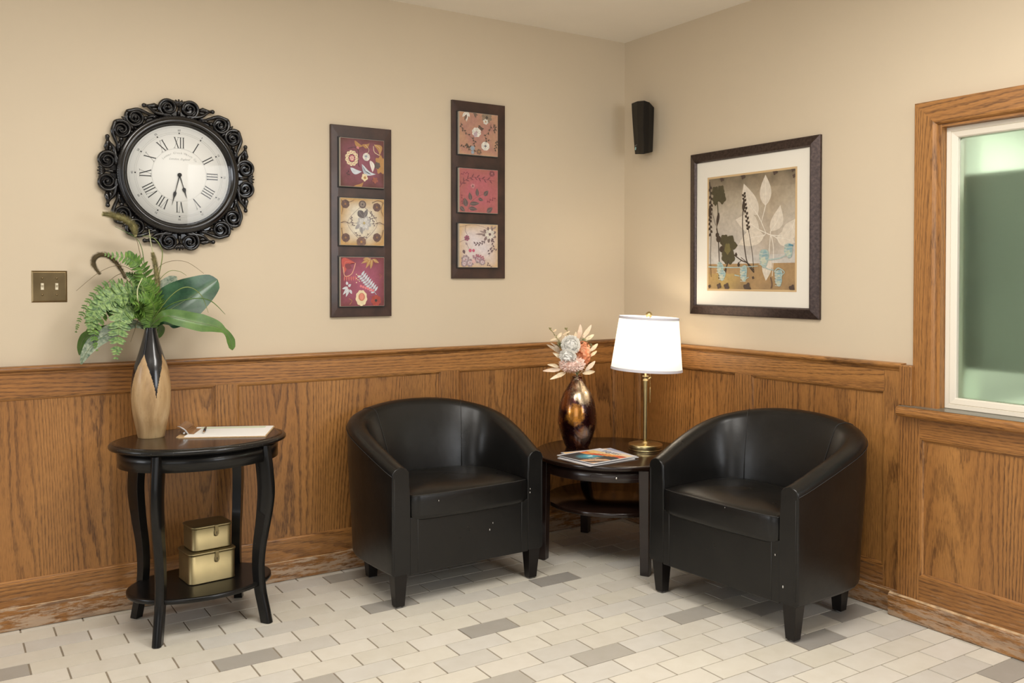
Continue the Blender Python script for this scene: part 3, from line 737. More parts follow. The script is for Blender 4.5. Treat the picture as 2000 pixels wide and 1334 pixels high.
# ================================================================== THINGS ON THE TABLES
# ---- lamp
LB = Vector((-0.2867, -0.4999, 0.467))
t = thing('table_lamp', 'lit brass table lamp with a white tapered drum shade and pull chain', 'lamp', LB)
mb = MB(); mb.lathe([(0.074, 0.0), (0.0775, 0.001), (0.078, 0.004), (0.0765, 0.0045), (0.0775, 0.006), (0.0785, 0.0085), (0.0785, 0.024), (0.077, 0.0265), (0.074, 0.0275), (0.02, 0.0285), (0.017, 0.031), (0.014, 0.036), (0.012, 0.037)], 64)
mb.build('base', 'brass', t)
mb = MB(); mb.lathe([(0.0115, 0.035), (0.0108, 0.05), (0.0108, 0.22), (0.0125, 0.29), (0.0140, 0.318), (0.0140, 0.322), (0.0118, 0.3225), (0.0118, 0.333), (0.0145, 0.336), (0.0150, 0.341), (0.0055, 0.3395), (0.0055, 0.44)], 28)
pole = mb.build('pole', 'brass', t)
mb = MB(); k0 = Vector((0.012, -0.008, 0.326)); ax = (_rt*0.9+_up*0.6).normalized(); mb.tube([k0-ax*0.014, k0+ax*0.014], 0.0042, 10); mb.tube([(0, 0, 0.326), k0], 0.004, 8); mb.build('height_screw', 'brass', pole)
SH0, SH1 = 0.368, 0.604; r0, r1 = 0.165, 0.137; tilt = Matrix.Rotation(R(2.6), 3, _fw); shx = _rt*0.009
def shp(r, z, a):
    v = Vector((r*math.cos(a), r*math.sin(a), z-0.48)); v = tilt @ v; return (v.x+shx.x, v.y+shx.y, v.z+0.48)
n = 72
mb = MB()
rings = [[shp(lerp(r0, r1, k/10), lerp(SH0, SH1, k/10), 2*PI*j/n) for j in range(n)] for k in range(11)]
mb.loft(rings, smooth=True, caps=(False, False)); sh = mb.build('lamp_shade', 'shade', t)
mb = MB()
for za, zb in ((0.0, 0.012), (0.235, 0.247)):
    ka, kb = za/0.247, zb/0.247
    ra, rb = lerp(r0, r1, ka), lerp(r0, r1, kb)
    R4 = [[shp(r, SH0+z, 2*PI*j/n) for j in range(n)] for r, z in ((ra+0.0012, za), (rb+0.0012, zb), (rb-0.0012, zb), (ra-0.0012, za))]
    mb = MB(); mb.loft(R4+[R4[0]], smooth=False, caps=(False, False)); mb.build('trim_tape', 'shadetape', sh)
mb = MB()
for q in range(3):
    a = 2*PI*q/3+0.3; mb.tube([shp(0.004, 0.598, a), shp(0.137, 0.600, a)], 0.0012, 6)
mb.tube([(0.0, 0, 0.43), (0.045, 0, 0.46), (0.052, 0, 0.52), (0.03, 0, 0.585), shp(0, 0.598, 0)], 0.0014, 6)
mb.build('harp', 'brass', t)
mb = MB(); top = Vector(shp(0, 0.60, 0)); mb.lathe([(0.006, 0.0), (0.006, 0.006), (0.004, 0.009), (0.009, 0.013)], 16, top); mb.sphere(top+Vector((0, 0, 0.024)), 0.0155, 16, sc=(1, 1, 0.98)); mb.build('finial', 'brass', t)
mb = MB(); mb.sphere((0, 0, 0.475), 0.028, 14, sc=(1, 1, 1.2)); mb.lathe([(0.014, 0.40), (0.016, 0.41), (0.013, 0.45)], 16)
def bulbmat():
    m, nt, b = newmat('lamp_bulb'); b.inputs['Emission Color'].default_value = (1, 0.86, 0.66, 1); b.inputs['Emission Strength'].default_value = 25.0; return m
M['bulb'] = bulbmat()
mb.build('bulb', 'bulb', t)
for nm, z, pw in (('lamp_glow', 0.48, 4.2),):
    l = bpy.data.lights.new(nm, 'POINT'); l.energy = pw; l.color = (1, 0.86, 0.66); l.shadow_soft_size = 0.035
    o = bpy.data.objects.new(nm, l); COL.objects.link(o); o.parent = t; o.location = (0.0, 0.0, z+0.045)
mb = MB(); cx = _rt*0.0125*1.05; cpt = lambda z: (cx.x*1.0+0.0, cx.y*1.0-0.012, z)
for k in range(24): mb.sphere(cpt(0.395-k*0.0045), 0.0016, 5)
ch = mb.build('pull_chain', 'brass', t)
mb = MB(); mb.tube([cpt(0.288), cpt(0.284), cpt(0.22), cpt(0.216)], [0.0015, 0.0024, 0.0026, 0.001], 8); mb.build('chain_pull', 'brass', ch)

# ---- bronze vase
V2 = Vector((-0.5225, -0.288, 0.467))
mb = MB()
pf = [(0.052, 0.0), (0.054, 0.003), (0.062, 0.02), (0.076, 0.06), (0.0875, 0.10), (0.0905, 0.135), (0.0845, 0.195), (0.065, 0.254), (0.048, 0.28), (0.0325, 0.307), (0.0245, 0.320), (0.0235, 0.328), (0.0245, 0.333), (0.0215, 0.333), (0.0205, 0.31)]
P3 = [Vector((a, b, 0)) for a, b in pf]; sm_ = bez(P3, 56)
mb.lathe([(max(0.001, p.x), p.y) for p in sm_], 64, caps=(True, False))
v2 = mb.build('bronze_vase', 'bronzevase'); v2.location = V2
tag(v2, 'mottled bronze and maroon teardrop vase on the round corner table', 'vase')

# ---- mango wood vase
V1 = Vector((-2.3935, -0.1785, 0.6761))
pf = [(0.044, 0.0), (0.0465, 0.003), (0.052, 0.03), (0.0635, 0.09), (0.0685, 0.15), (0.067, 0.20), (0.059, 0.255), (0.045, 0.30), (0.032, 0.345), (0.0235, 0.38), (0.0198, 0.398), (0.0195, 0.401), (0.0165, 0.401), (0.015, 0.385)]
sm_ = bez([Vector((a, b, 0)) for a, b in pf], 150)
prof1 = [(max(0.001, p.x), p.y) for p in sm_]
dirc = math.atan2(CAM.y-V1.y, CAM.x-V1.x)   # the side turned to the room
def vmat(i, j):
    z = prof1[i][1]; a = 2*PI*(j+0.5)/192
    d = (a-dirc-R(15)) % (PI/2)       # black wedge centred at 0
    d = min(d, PI/2-d); pd = PI/4-d
    if z > 0.305: return 1
    if z < 0.125: return 0
    wlim = R(45)*(1-((z-0.125)/0.18)**2)
    return 0 if pd < wlim else 1
mb = MB(); mb.lathe(prof1, 192, matf=vmat, caps=(True, False))
v1 = mb.build('wooden_vase', ['vasewood', 'vaseblack']); v1.location = V1
tag(v1, 'tall pale wooden vase with a black lacquered neck on the oval side table', 'vase')

# ---- golden tins
def tin(name, label, loc, rz, w_, d_, h_, group, lidov=0.0025):
    t = thing(name, label, 'box', loc, rz, group)
    def rr(w, d, r, z, n=7):
        out = []
        for cx, cy, a0 in ((w/2-r, -d/2+r, -PI/2), (w/2-r, d/2-r, 0), (-w/2+r, d/2-r, PI/2), (-w/2+r, -d/2+r, PI)):
            for i in range(n): a = a0+PI/2*i/(n-1); out.append((cx+r*math.cos(a), cy+r*math.sin(a), z))
        return out
    mb = MB(); cr = 0.022
    mb.loft([rr(w_-.004, d_-.004, cr, 0.0), rr(w_+.001, d_+.001, cr, 0.0015), rr(w_+.001, d_+.001, cr, 0.0035), rr(w_-.001, d_-.001, cr, 0.005), rr(w_, d_, cr, h_-0.006)], smooth=True)
    mb.build('body', 'goldtin', t)
    mb = MB()
    mb.loft([rr(w_+.002, d_+.002, cr, h_-0.0075), rr(w_+.006, d_+.006, cr+.002, h_-0.006), rr(w_+.006, d_+.006, cr+.002, h_-0.003), rr(w_+.003, d_+.003, cr, h_-0.001), rr(w_-.006, d_-.006, cr-.002, h_-0.0002), rr(w_-.02, d_-.02, cr-.006, h_+0.0008), rr(w_*.5, d_*.5, .01, h_+0.002)], smooth=True)
    mb.build('lid', 'goldtin', t)
    mb = MB(); hx = 0.012; y = -d_/2-0.0035
    out = [(hx-0.0065, h_-0.004), (hx-0.0065, h_-0.018), (hx-0.0085, h_-0.021), (hx-0.0085, h_-0.033), (hx-0.005, h_-0.038), (hx+0.005, h_-0.038), (hx+0.0085, h_-0.033), (hx+0.0085, h_-0.021), (hx+0.0065, h_-0.018), (hx+0.0065, h_-0.004)]
    mb.prism([(a, y, b) for a, b in out], (0, -0.0012, 0))
    mb.tube([(hx-0.008, y, h_-0.003), (hx+0.008, y, h_-0.003)], 0.0016, 8)
    hs = mb.build('hasp', 'goldtin', t, bevel=0.0004)
    mb = MB(); mb.prism([(hx+a, y-0.0008, h_-0.030+b) for a, b in ((-.0012, -.004), (.0012, -.004), (.0008, .001), (.0018, .003), (.0012, .005), (-.0012, .005), (-.0018, .003), (-.0008, .001))], (0, -0.0008, 0)); mb.build('keyhole', 'goldtin_dark', hs)
    return t
rz = R(5.5)
tin('storage_tin', 'larger gold metal tin with hasp on the lower shelf, under the smaller tin', (-2.215, -0.255, 0.1483), rz, 0.172, 0.140, 0.113, 'gold storage tins')
tin('storage_tin', 'smaller gold metal tin with hasp stacked on the larger gold tin', (-2.211, -0.249, 0.2642), rz, 0.148, 0.120, 0.088, 'gold storage tins')

# ---- clipboard and pen
e1 = Vector((0.3029, -0.1469, 0)); L1 = 0.322; e1 = e1.normalized(); e2 = Vector((-e1.y, e1.x, 0))
CB = Vector((-2.3285, -0.2690, 0.6763))
rzc = math.atan2(e1.y, e1.x)
t = thing('clipboard', 'brown hardboard clipboard holding white paper on the oval side table', 'clipboard', CB, rzc)
mb = MB(); Lc, Wc = 0.322, 0.226
mb.prism([(0.012, 0, 0), (Lc, 0, 0), (Lc, Wc, 0), (0.012, Wc, 0), (0, Wc-0.012, 0), (0, 0.012, 0)], (0, 0, 0.0032)); mb.build('board', 'hardboard', t)
mb = MB(); mb.box(0.030, Lc-0.004, 0.005, Wc-0.006, 0.0033, 0.0058); pp = mb.build('paper', 'paper', t)
mb = MB(); mb.box(0.050, Lc-0.03, Wc-0.050, Wc-0.016, 0.0059, 0.0060); mb.build('printed_band', 'papertint', pp)
mb = MB(); mb.prism([(0.055, .045, .0058), (0.033, .045, .0062), (0.022, .045, .022), (0.004, .045, .034), (-0.004, .045, .036), (-0.003, .045, .0375), (0.008, .045, .036), (0.026, .045, .0245), (0.038, .045, .0085), (0.055, .045, .0078)], (0, 0.125, 0))
mb.prism([(0.012, .085, .0035), (0.035, .085, .0035), (0.03, .085, .020), (0.02, .085, .024)], (0, 0.045, 0))
mb.tube([(0.022, 0.038, 0.013), (0.022, 0.178, 0.013)], 0.004, 10)
mb.tube([(0.002, 0.095, 0.006), (-0.008, 0.09, 0.010), (-0.012, 0.105, 0.012), (-0.008, 0.12, 0.010), (0.002, 0.115, 0.006)], 0.0014, 6)
mb.build('spring_clip', 'chrome', t, bevel=0.0006)
pd = Vector((0.30, 0.95, 0)).normalized()
p0 = CB+e1*0.088+e2*0.055+Vector((0, 0, 0.0107))
t = thing('pen', 'black and chrome ballpoint pen lying across the clipboard paper', 'pen', p0)
mb = MB(); mb.tube([(0, 0, 0), pd*0.004, pd*0.03], [0.0012, 0.0036, 0.0046], 10); mb.build('tip', 'chrome', t)
mb = MB(); mb.tube([pd*0.105, pd*0.128], [0.0044, 0.0036], 10); mb.build('button', 'chrome', t)
mb = MB(); mb.tube([pd*0.03, pd*0.105], 0.0047, 12); mb.build('barrel', 'penbody', t)
mb = MB(); mb.tube([pd*0.118+Vector((0, 0, .0045)), pd*0.112+Vector((0, 0, .0068)), pd*0.08+Vector((0, 0, .006))], 0.0011, 6); mb.build('clip', 'chrome', t)

# ---- magazines
def mix3(a, b, t): t = max(0, min(1, t)); return tuple(lerp(x, y, t) for x, y in zip(a, b))
def cover_a(u, v):
    # white margin, dark field with a teal glow, red-orange hills above
    base = (0.72, 0.72, 0.78)
    if u < 0.07 or u > 0.96 or v < 0.05: return base
    if v < 0.22: return mix3((0.70, 0.72, 0.82), (0.85, 0.68, 0.45), (u-0.45)*3)
    hill = 0.30+0.10*math.sin(5*u+0.5)
    if v < hill: return mix3((0.80, 0.55, 0.22), (0.90, 0.70, 0.40), u)
    if v < hill+0.16: return mix3((0.55, 0.07, 0.05), (0.85, 0.35, 0.08), 0.5+0.5*math.sin(u*17+v*9))
    d = math.hypot((u-0.45)*1.2, v-0.62)
    c = mix3((0.10, 0.55, 0.72), (0.045, 0.045, 0.05), d*3.4)
    if u > 0.62 and v > 0.6: c = mix3(c, (0.75, 0.45, 0.25), 0.5+0.5*math.sin(u*20+v*14))
    if d < 0.06: c = (0.6, 0.85, 0.9)
    return c
def cover_b(u, v):
    if u < 0.03 or u > 0.97 or v > 0.97: return (0.60, 0.62, 0.70)
    c = mix3((0.90, 0.55, 0.28), (0.92, 0.66, 0.12), 0.5+0.5*math.sin(u*6-v*4))
    if v < 0.12: c = (0.35, 0.45, 0.65)
    c = mix3(c, (0.70, 0.40, 0.25), 0.35*(0.5+0.5*math.sin(u*23+v*31)))
    if u > 0.72: c = mix3(c, (0.18, 0.24, 0.34), (u-0.72)*6)
    return c
def cover_c(u, v): return (0.72, 0.70, 0.74)
def magazine(label, corner, du, w_, h_, z, cover, sheets, texts=()):
    du = Vector((du[0], du[1], 0)).normalized(); dv = Vector((-du.y, du.x, 0))
    t = thing('magazine', label, 'magazine', (corner[0], corner[1], z), math.atan2(du.y, du.x), 'magazines fanned on the corner table')
    mb = MB(); th = 0.0034
    mb.box(0.0006, w_-0.0006, 0.0006, h_-0.0006, 0.0002, th-0.0003); mb.build('pages', 'paper', t)
    mb = MB(); n = 34
    for i in range(n):
        for j in range(n):
            u0, u1, v0, v1 = i/n, (i+1)/n, j/n, (j+1)/n
            mb.poly([(u0*w_, v0*h_, th), (u1*w_, v0*h_, th), (u1*w_, v1*h_, th), (u0*w_, v1*h_, th)], 0, cover((u0+u1)/2, 1-(v0+v1)/2))
    mb.poly([(0, 0, 0), (0, h_, 0), (w_, h_, 0), (w_, 0, 0)], 0, (0.6, 0.6, 0.62))
    mb.poly([(0, 0, 0), (0, 0, th), (0, h_, th), (0, h_, 0)], 0, (0.6, 0.6, 0.64))
    cv = mb.build('cover', 'paint', t)
    for s_, x, y, size, col, shear in texts:
        V, Fc = text_geo(s_, size, 'LEFT', shear); mb = MB()
        for f in Fc: mb.poly([(x+V[i].x, y+V[i].y, th+0.0003) for i in f], 0, col)
        mb.build('cover_print', 'paint', cv)
    return t
# corners: spine runs from the left point to the front point
magazine('plain pale magazine at the bottom of the pile, one white corner showing', (-0.757, -0.458), (0.06, -0.998), 0.216, 0.262, 0.4672, cover_c, 1)
magazine('orange covered magazine with blue edge, under the teal one and nearer the lamp', (-0.688, -0.386), (-0.13, -0.99), 0.236, 0.262, 0.4710, cover_b, 1,
         [('NEWS', 0.095, 0.212, 0.042, (0.85, 0.85, 0.9), 0), ('SUMMER', 0.115, 0.085, 0.022, (0.85, 0.82, 0.7), 0), ('STYLE', 0.115, 0.060, 0.022, (0.85, 0.82, 0.7), 0)])
magazine('topmost magazine with a teal glow and red hills on its cover', (-0.748, -0.440), (0.10, -0.995), 0.236, 0.262, 0.4748, cover_a, 1,
         [('Vegas', 0.045, 0.212, 0.050, (0.03, 0.03, 0.05), 0.5), ('SPRING', 0.145, 0.07, 0.018, (0.9, 0.88, 0.75), 0), ('GUIDE', 0.145, 0.05, 0.018, (0.9, 0.88, 0.75), 0)])

# ================================================================== WALL THINGS
# ---- clock
CC = Vector((-2.2545, 0.0, 1.6605))
ck = thing('wall_clock', 'round wall clock with roman numerals in an ornate black scrollwork frame', 'clock', CC)
def cp(x, z, y): return (x, -y, z)
def wl(mbuild, prof, n=96):   # lathe about the wall normal: prof = (radius, out of wall)
    rings = [[(r*math.cos(2*PI*j/n), -d, r*math.sin(2*PI*j/n)) for j in range(n)] for r, d in prof]
    mbuild.loft(rings, smooth=True, caps=(False, False))
mb = MB(); wl(mb, [(0.190, 0.004), (0.228, 0.004), (0.230, 0.012), (0.229, 0.026), (0.225, 0.034), (0.221, 0.0365), (0.2195, 0.036), (0.214, 0.042), (0.207, 0.0435), (0.201, 0.040), (0.1985, 0.034), (0.1965, 0.033), (0.1955, 0.024), (0.190, 0.022)])
bz = mb.build('bezel', 'blackgloss', ck)
mb = MB()
for i in range(150):
    a = 2*PI*i/150; mb.sphere(cp(0.2245*math.cos(a), 0.2245*math.sin(a), 0.0355), 0.0019, 5)
mb.build('beading', 'blackgloss', bz)
mb = MB(); wl(mb, [(0.0005, 0.022), (0.196, 0.022), (0.196, 0.018), (0.0005, 0.018)], 72); face = mb.build('dial', 'clockface', ck)
mb = MB()
def bar(mb, a, r0, r1, w0, w1, lat0=0.0, lat1=0.0, y=0.0226):
    """stroke on the dial, a = clock angle, lat = sideways offset"""
    rd = Vector((math.sin(a), math.cos(a))); tg = Vector((math.cos(a), -math.sin(a)))
    p0 = rd*r0+tg*lat0; p1 = rd*r1+tg*lat1
    mb.poly([cp(*(p0-tg*w0/2), y), cp(*(p0+tg*w0/2), y), cp(*(p1+tg*w1/2), y), cp(*(p1-tg*w1/2), y)])
nums = ['XII', 'I', 'II', 'III', 'IIII', 'V', 'VI', 'VII', 'VIII', 'IX', 'X', 'XI']
ri, ro = 0.1045, 0.1455
for h, s_ in enumerate(nums):
    a = 2*PI*h/12; wch = {'I': 0.0105, 'V': 0.019, 'X': 0.020}
    tot = sum(wch[c] for c in s_); x = -tot/2
    for c in s_:
        m_ = x+wch[c]/2; x += wch[c]
        if c == 'I':
            bar(mb, a, ri, ro, 0.0036, 0.0036, m_, m_)
            for r_ in (ri, ro): bar(mb, a, r_-0.0006, r_+0.0006, 0.0078, 0.0078, m_, m_)
        if c == 'V':
            bar(mb, a, ri, ro, 0.0036, 0.0038, m_, m_-0.007); bar(mb, a, ri, ro, 0.0009, 0.0009, m_, m_+0.007)
            for q in (-0.007, 0.007): bar(mb, a, ro-0.0006, ro+0.0006, 0.007, 0.007, m_+q, m_+q)
        if c == 'X':
            bar(mb, a, ri, ro, 0.0038, 0.0038, m_+0.007, m_-0.007); bar(mb, a, ri, ro, 0.0009, 0.0009, m_-0.007, m_+0.007)
            for r_ in (ri, ro):
                for q in (-0.007, 0.007): bar(mb, a, r_-0.0006, r_+0.0006, 0.007, 0.007, m_+q, m_+q)
for h in range(12):
    a = 2*PI*h/12; bar(mb, a, 0.1590, 0.1640, 0.0052, 0.0052)
    V, Fc = text_geo(str(h*5 if h else 60), 0.0105)
    rd = Vector((math.sin(a), math.cos(a))); tg = Vector((math.cos(a), -math.sin(a)))
    if 3 < h < 9: rd2, tg2 = rd, tg
    else: rd2, tg2 = rd, tg
    for f in Fc: mb.poly([cp(*(rd*(0.1695+V[i].y)+tg*V[i].x), 0.0226) for i in f])
mb.build('numerals', 'ink', face)
mb = MB()
for r_, w_ in ((0.1018, 0.0008), (0.1585, 0.0007), (0.1642, 0.0007), (0.1835, 0.0007)):
    n = 96
    for j in range(n):
        a0, a1 = 2*PI*j/n, 2*PI*(j+1)/n
        mb.poly([cp(r_*math.sin(a0), r_*math.cos(a0), .0225), cp(r_*math.sin(a1), r_*math.cos(a1), .0225), cp((r_+w_)*math.sin(a1), (r_+w_)*math.cos(a1), .0225), cp((r_+w_)*math.sin(a0), (r_+w_)*math.cos(a0), .0225)])
s_ = 'Lenmor Clock Watch Co'; tot = len(s_)
for i, chh in enumerate(s_):
    if chh == ' ': continue
    a = R(lerp(-45, 47, i/(tot-1))); V, Fc = text_geo(chh, 0.0115)
    rd = Vector((math.sin(a), math.cos(a))); tg = Vector((math.cos(a), -math.sin(a)))
    for f in Fc: mb.poly([cp(*(rd*(0.082+V[i2].y)+tg*V[i2].x), 0.0226) for i2 in f])
V, Fc = text_geo('London, England', 0.0115, shear=0.5)
for f in Fc: mb.poly([cp(V[i].x, 0.058+V[i].y, 0.0226) for i in f])
mb.build('dial_print', 'inkgrey', face)
# hands: hour towards a little past five, minute towards thirty three
def hand(a, L_, w_, y, kx):
    mb = MB(); rd = Vector((math.sin(a), math.cos(a))); tg = Vector((math.cos(a), -math.sin(a)))
    out = [(-0.006, 0.0022), (0.5*L_, 0.0012), (0.54*L_, 0.0016), (0.60*L_, w_), (0.66*L_, w_*0.9), (0.75*L_, w_*0.35), (L_, 0.0004)]
    pts = [rd*r+tg*w for r, w in out]+[rd*r-tg*w for r, w in out[::-1]]
    mb.prism([cp(*p, y) for p in pts], (0, -0.0008, 0)); return mb
hand(R(163.5), 0.094, 0.0072, 0.026, 0).build('hour_hand', 'ink', ck)
hand(R(194.0), 0.122, 0.0060, 0.028, 0).build('minute_hand', 'ink', ck)
mb = MB(); wl(mb, [(0.0075, 0.0228), (0.0075, 0.030), (0.006, 0.032), (0.0005, 0.0325)], 24); mb.build('hub', 'ink', ck)
mb = MB(); wl(mb, [(0.0005, 0.0340), (0.1965, 0.0340)], 64); mb.build('glass', 'clearglass', ck)
# scrollwork: eight mirrored pairs of spirals joined by leafy stems
def spiral(mb, c, a_start, turn, rad, turns, r0, r1, yb, lead=None):
    """a_start: polar angle where the spiral is left; lead = extra points of the stem that feeds it"""
    P, Rr = [], []
    n = 54
    for k in range(n+1):
        u = k/n; a = a_start+turn*u*turns*2*PI; r = rad*(1-u)**0.85*0.97+0.003
        P.append(cp(c[0]+r*math.cos(a), c[1]+r*math.sin(a), yb+0.010*u)); Rr.append(lerp(r0, r1, u**0.8))
    if lead:
        q = [cp(x, z, yb) for x, z in lead]+[P[0], P[1]]
        q = bez(q, 20)[:-2]; w = [lerp(r0*0.55, r0, min(1, i/10)) for i in range(len(q))]
        P = q+P; Rr = w+Rr
    mb.tube(P, Rr, 7, upv=(0, -1, 0), flat=1.15)
    # fine ridge riding beside the main roll
    P2 = [Vector(p)+Vector((0, -0.0055, 0)) for p in P]
    mb.tube(P2, [r*0.38 for r in Rr], 5, upv=(0, -1, 0))
    mb.sphere(cp(c[0], c[1], yb+0.012), 0.0062, 8)
    mb.prism([cp(c[0]+rad*0.9*math.cos(2*PI*k/20), c[1]+rad*0.9*math.sin(2*PI*k/20), 0.006) for k in range(20)], (0, -0.007, 0))
mb = MB()
rng = random.Random(2)
for q in range(8):
    phi = q*PI/4                                    # axis of the pair (clock angle)
    major = q % 2 == 0
    for sgn in (-1, 1):
        def pol(rad, ang):                          # polar about the clock, angle from the pair's axis
            a = phi+sgn*R(ang); return (rad*math.sin(a), rad*math.cos(a))
        if major:
            c = pol(0.262, 8.7); ctr = Vector(c)
            lead = [pol(0.290, 25.5), pol(0.272, 23.0), pol(0.252, 20.5), pol(0.238, 15), pol(0.233, 9.5)]
            a_s = math.atan2(-c[1], -c[0])-sgn*0.15
            # feed point lies towards the clock centre
            spiral(mb, c, a_s, sgn, 0.0345, 2.0, 0.0082, 0.0034, 0.018, lead)
            tip = pol(0.288, 26.5); mb.sphere(cp(*tip, 0.020), 0.0085, 8, sc=(1, .8, 1))
            mb.tube([cp(*pol(0.268, 15.5), .016), cp(*pol(0.277, 19), .018), cp(*pol(0.279, 22.5), .020), cp(*pol(0.284, 25.5), .020)], [0.004, 0.0095, 0.0075, 0.005], 7)
            mb.tube([cp(*pol(0.262, 15.5), .014), cp(*pol(0.262, 19), .018), cp(*pol(0.270, 23), .020)], [0.003, 0.007, 0.003], 6)
        else:
            c = pol(0.262, 7.6)
            lead = [pol(0.236, 24.5), pol(0.243, 21), pol(0.262, 17.0), pol(0.283, 13.0), pol(0.291, 8.5)]
            a_s = math.atan2(c[1], c[0])+sgn*0.25
            spiral(mb, c, a_s, sgn, 0.0325, 2.0, 0.0080, 0.0034, 0.018, lead)
            mb.tube([cp(*pol(0.233, 27), .014), cp(*pol(0.240, 21), .018), cp(*pol(0.243, 15.5), .018)], [0.003, 0.006, 0.005], 7)
            mb.sphere(cp(*pol(0.243, 14.6), .018), 0.0085, 8, sc=(1, .8, 1))
            mb.tube([cp(*pol(0.232, 28), .012), cp(*pol(0.236, 22), .016), cp(*pol(0.25, 19), .018)], [0.003, 0.008, 0.003], 7)
    # crest between the two spirals
    for k in range(-2, 3):
        a = phi+R(k*1.5); mb.tube([cp(0.262*math.sin(phi), 0.262*math.cos(phi), .016), cp(0.283*math.sin(a), 0.283*math.cos(a), .022), cp((0.293-abs(k)*0.0025)*math.sin(a+R(k)), (0.293-abs(k)*0.0025)*math.cos(a+R(k)), .018)], [0.003, 0.0045, 0.0035], 6)
    mb.tube([cp(0.228*math.sin(phi), 0.228*math.cos(phi), .012), cp(0.245*math.sin(phi), 0.245*math.cos(phi), .018), cp(0.270*math.sin(phi), 0.270*math.cos(phi), .016)], [0.008, 0.006, 0.003], 6)
mb.build('scrollwork', 'blackgloss', ck)
mb = MB()                                             # thin backing between bezel and scrolls
for q in range(16):
    a0 = q*PI/8-R(8); pts = []
    for k in range(9): a = a0+R(16)*k/8; pts.append(cp(0.247*math.sin(a), 0.247*math.cos(a), 0.004))
    for k in range(9): a = a0+R(16)*(1-k/8); pts.append(cp(0.222*math.sin(a), 0.222*math.cos(a), 0.004))
    mb.prism(pts, (0, -0.008, 0))
mb.build('backing', 'blackgloss', ck)

# ---- double switch plate
sp = thing('light_switch', 'antique brass double toggle switch plate on the left wall', 'switch', (-2.7075, 0, 1.2285))
mb = MB(); W2, H2 = 0.0585, 0.0575
def rc(w, h, y): return [(-w, -y, -h), (w, -y, -h), (w, -y, h), (-w, -y, h)]
mb.loft([rc(W2, H2, 0.0002), rc(W2, H2, 0.0012), rc(W2-.005, H2-.005, 0.0058), rc(W2-.007, H2-.007, 0.0062)], smooth=False); mb.build('plate', 'antique', sp, bevel=0.0004)
for x in (-0.0235, 0.0235):
    mb = MB(); mb.box(x-.005, x+.005, -0.0068, -0.003, -.012, .012); s1 = mb.build('toggle', 'ivory', sp, bevel=0.0005)
    mb = MB(); mb.loft([[(x-.0035, -.006, -.004), (x+.0035, -.006, -.004), (x+.0035, -.006, .007), (x-.0035, -.006, .007)], [(x-.003, -.017, .006), (x+.003, -.017, .006), (x+.003, -.016, .011), (x-.003, -.016, .011)]], smooth=False); mb.build('lever', 'ivory', s1, bevel=0.0005)
    for z in (-.030, .030):
        mb = MB(); rings = [[(x+r*math.cos(2*PI*j/12), -d, z+r*math.sin(2*PI*j/12)) for j in range(12)] for r, d in ((.0036, .0058), (.0036, .0068), (.002, .0078), (.0004, .008))]
        mb.loft(rings); mb.build('screw', 'antique', sp)

# ---- corner speaker
spk = thing('wall_speaker', 'small black wedge loudspeaker mounted high by the corner on the right wall', 'speaker', (-0.0, -0.17, 2.02))
mb = MB(); rings = []
for i in range(15):
    k = i/14; kk = k**1.25
    A_ = Vector((-0.0005, lerp(0.045, 0.018, kk))); B_ = Vector((-0.045, lerp(0.062, 0.034, kk))); C_ = Vector((-0.100-0.004*math.sin(PI*k), -0.099)); D_ = Vector((-0.006, lerp(-0.066, -0.056, kk))); E_ = Vector((-0.0005, lerp(-0.060, -0.050, kk)))
    mid = (B_+C_)/2+Vector((-0.007, -0.004)); m2 = (C_+D_)/2+Vector((-0.004, -0.008))
    zt = {0: (0.128, -0.126), 1: (0.136, -0.127), 2: (0.130, -0.136), 3: (0.1185, -0.144), 4: (0.116, -0.137), 5: (0.100, -0.122), 6: (0.100, -0.121)}
    pts = [A_, B_, mid, C_, m2, D_, E_]
    rings.append([(p.x, p.y, lerp(zt[q][0], zt[q][1], k)) for q, p in enumerate(pts)])
mb.loft(rings, smooth=False); bd = mb.build('cabinet', 'speaker', spk, bevel=0.0022, seg=2)
mb = MB()
def onface(u, z):   # on the left facing front
    a = Vector((-0.045, 0.040)); b = Vector((-0.082, -0.036)); p = a.lerp(b, u); return (p.x-0.0022, p.y-0.0011, z)
for f_i in range(5):
    mb.poly([onface(0.20+f_i*0.10, -0.085), onface(0.27+f_i*0.10, -0.085), onface(0.27+f_i*0.10, -0.089), onface(0.20+f_i*0.10, -0.089)])
mb.build('maker_lettering', 'speakertext', bd)
mb = MB(); mb.poly([tuple(Vector(onface(0.38+0.17*math.cos(a), -0.102+0.0085*math.sin(a)))) for a in [2*PI*i/20 for i in range(20)]]); mb.build('emblem', 'speakerlogo', bd)

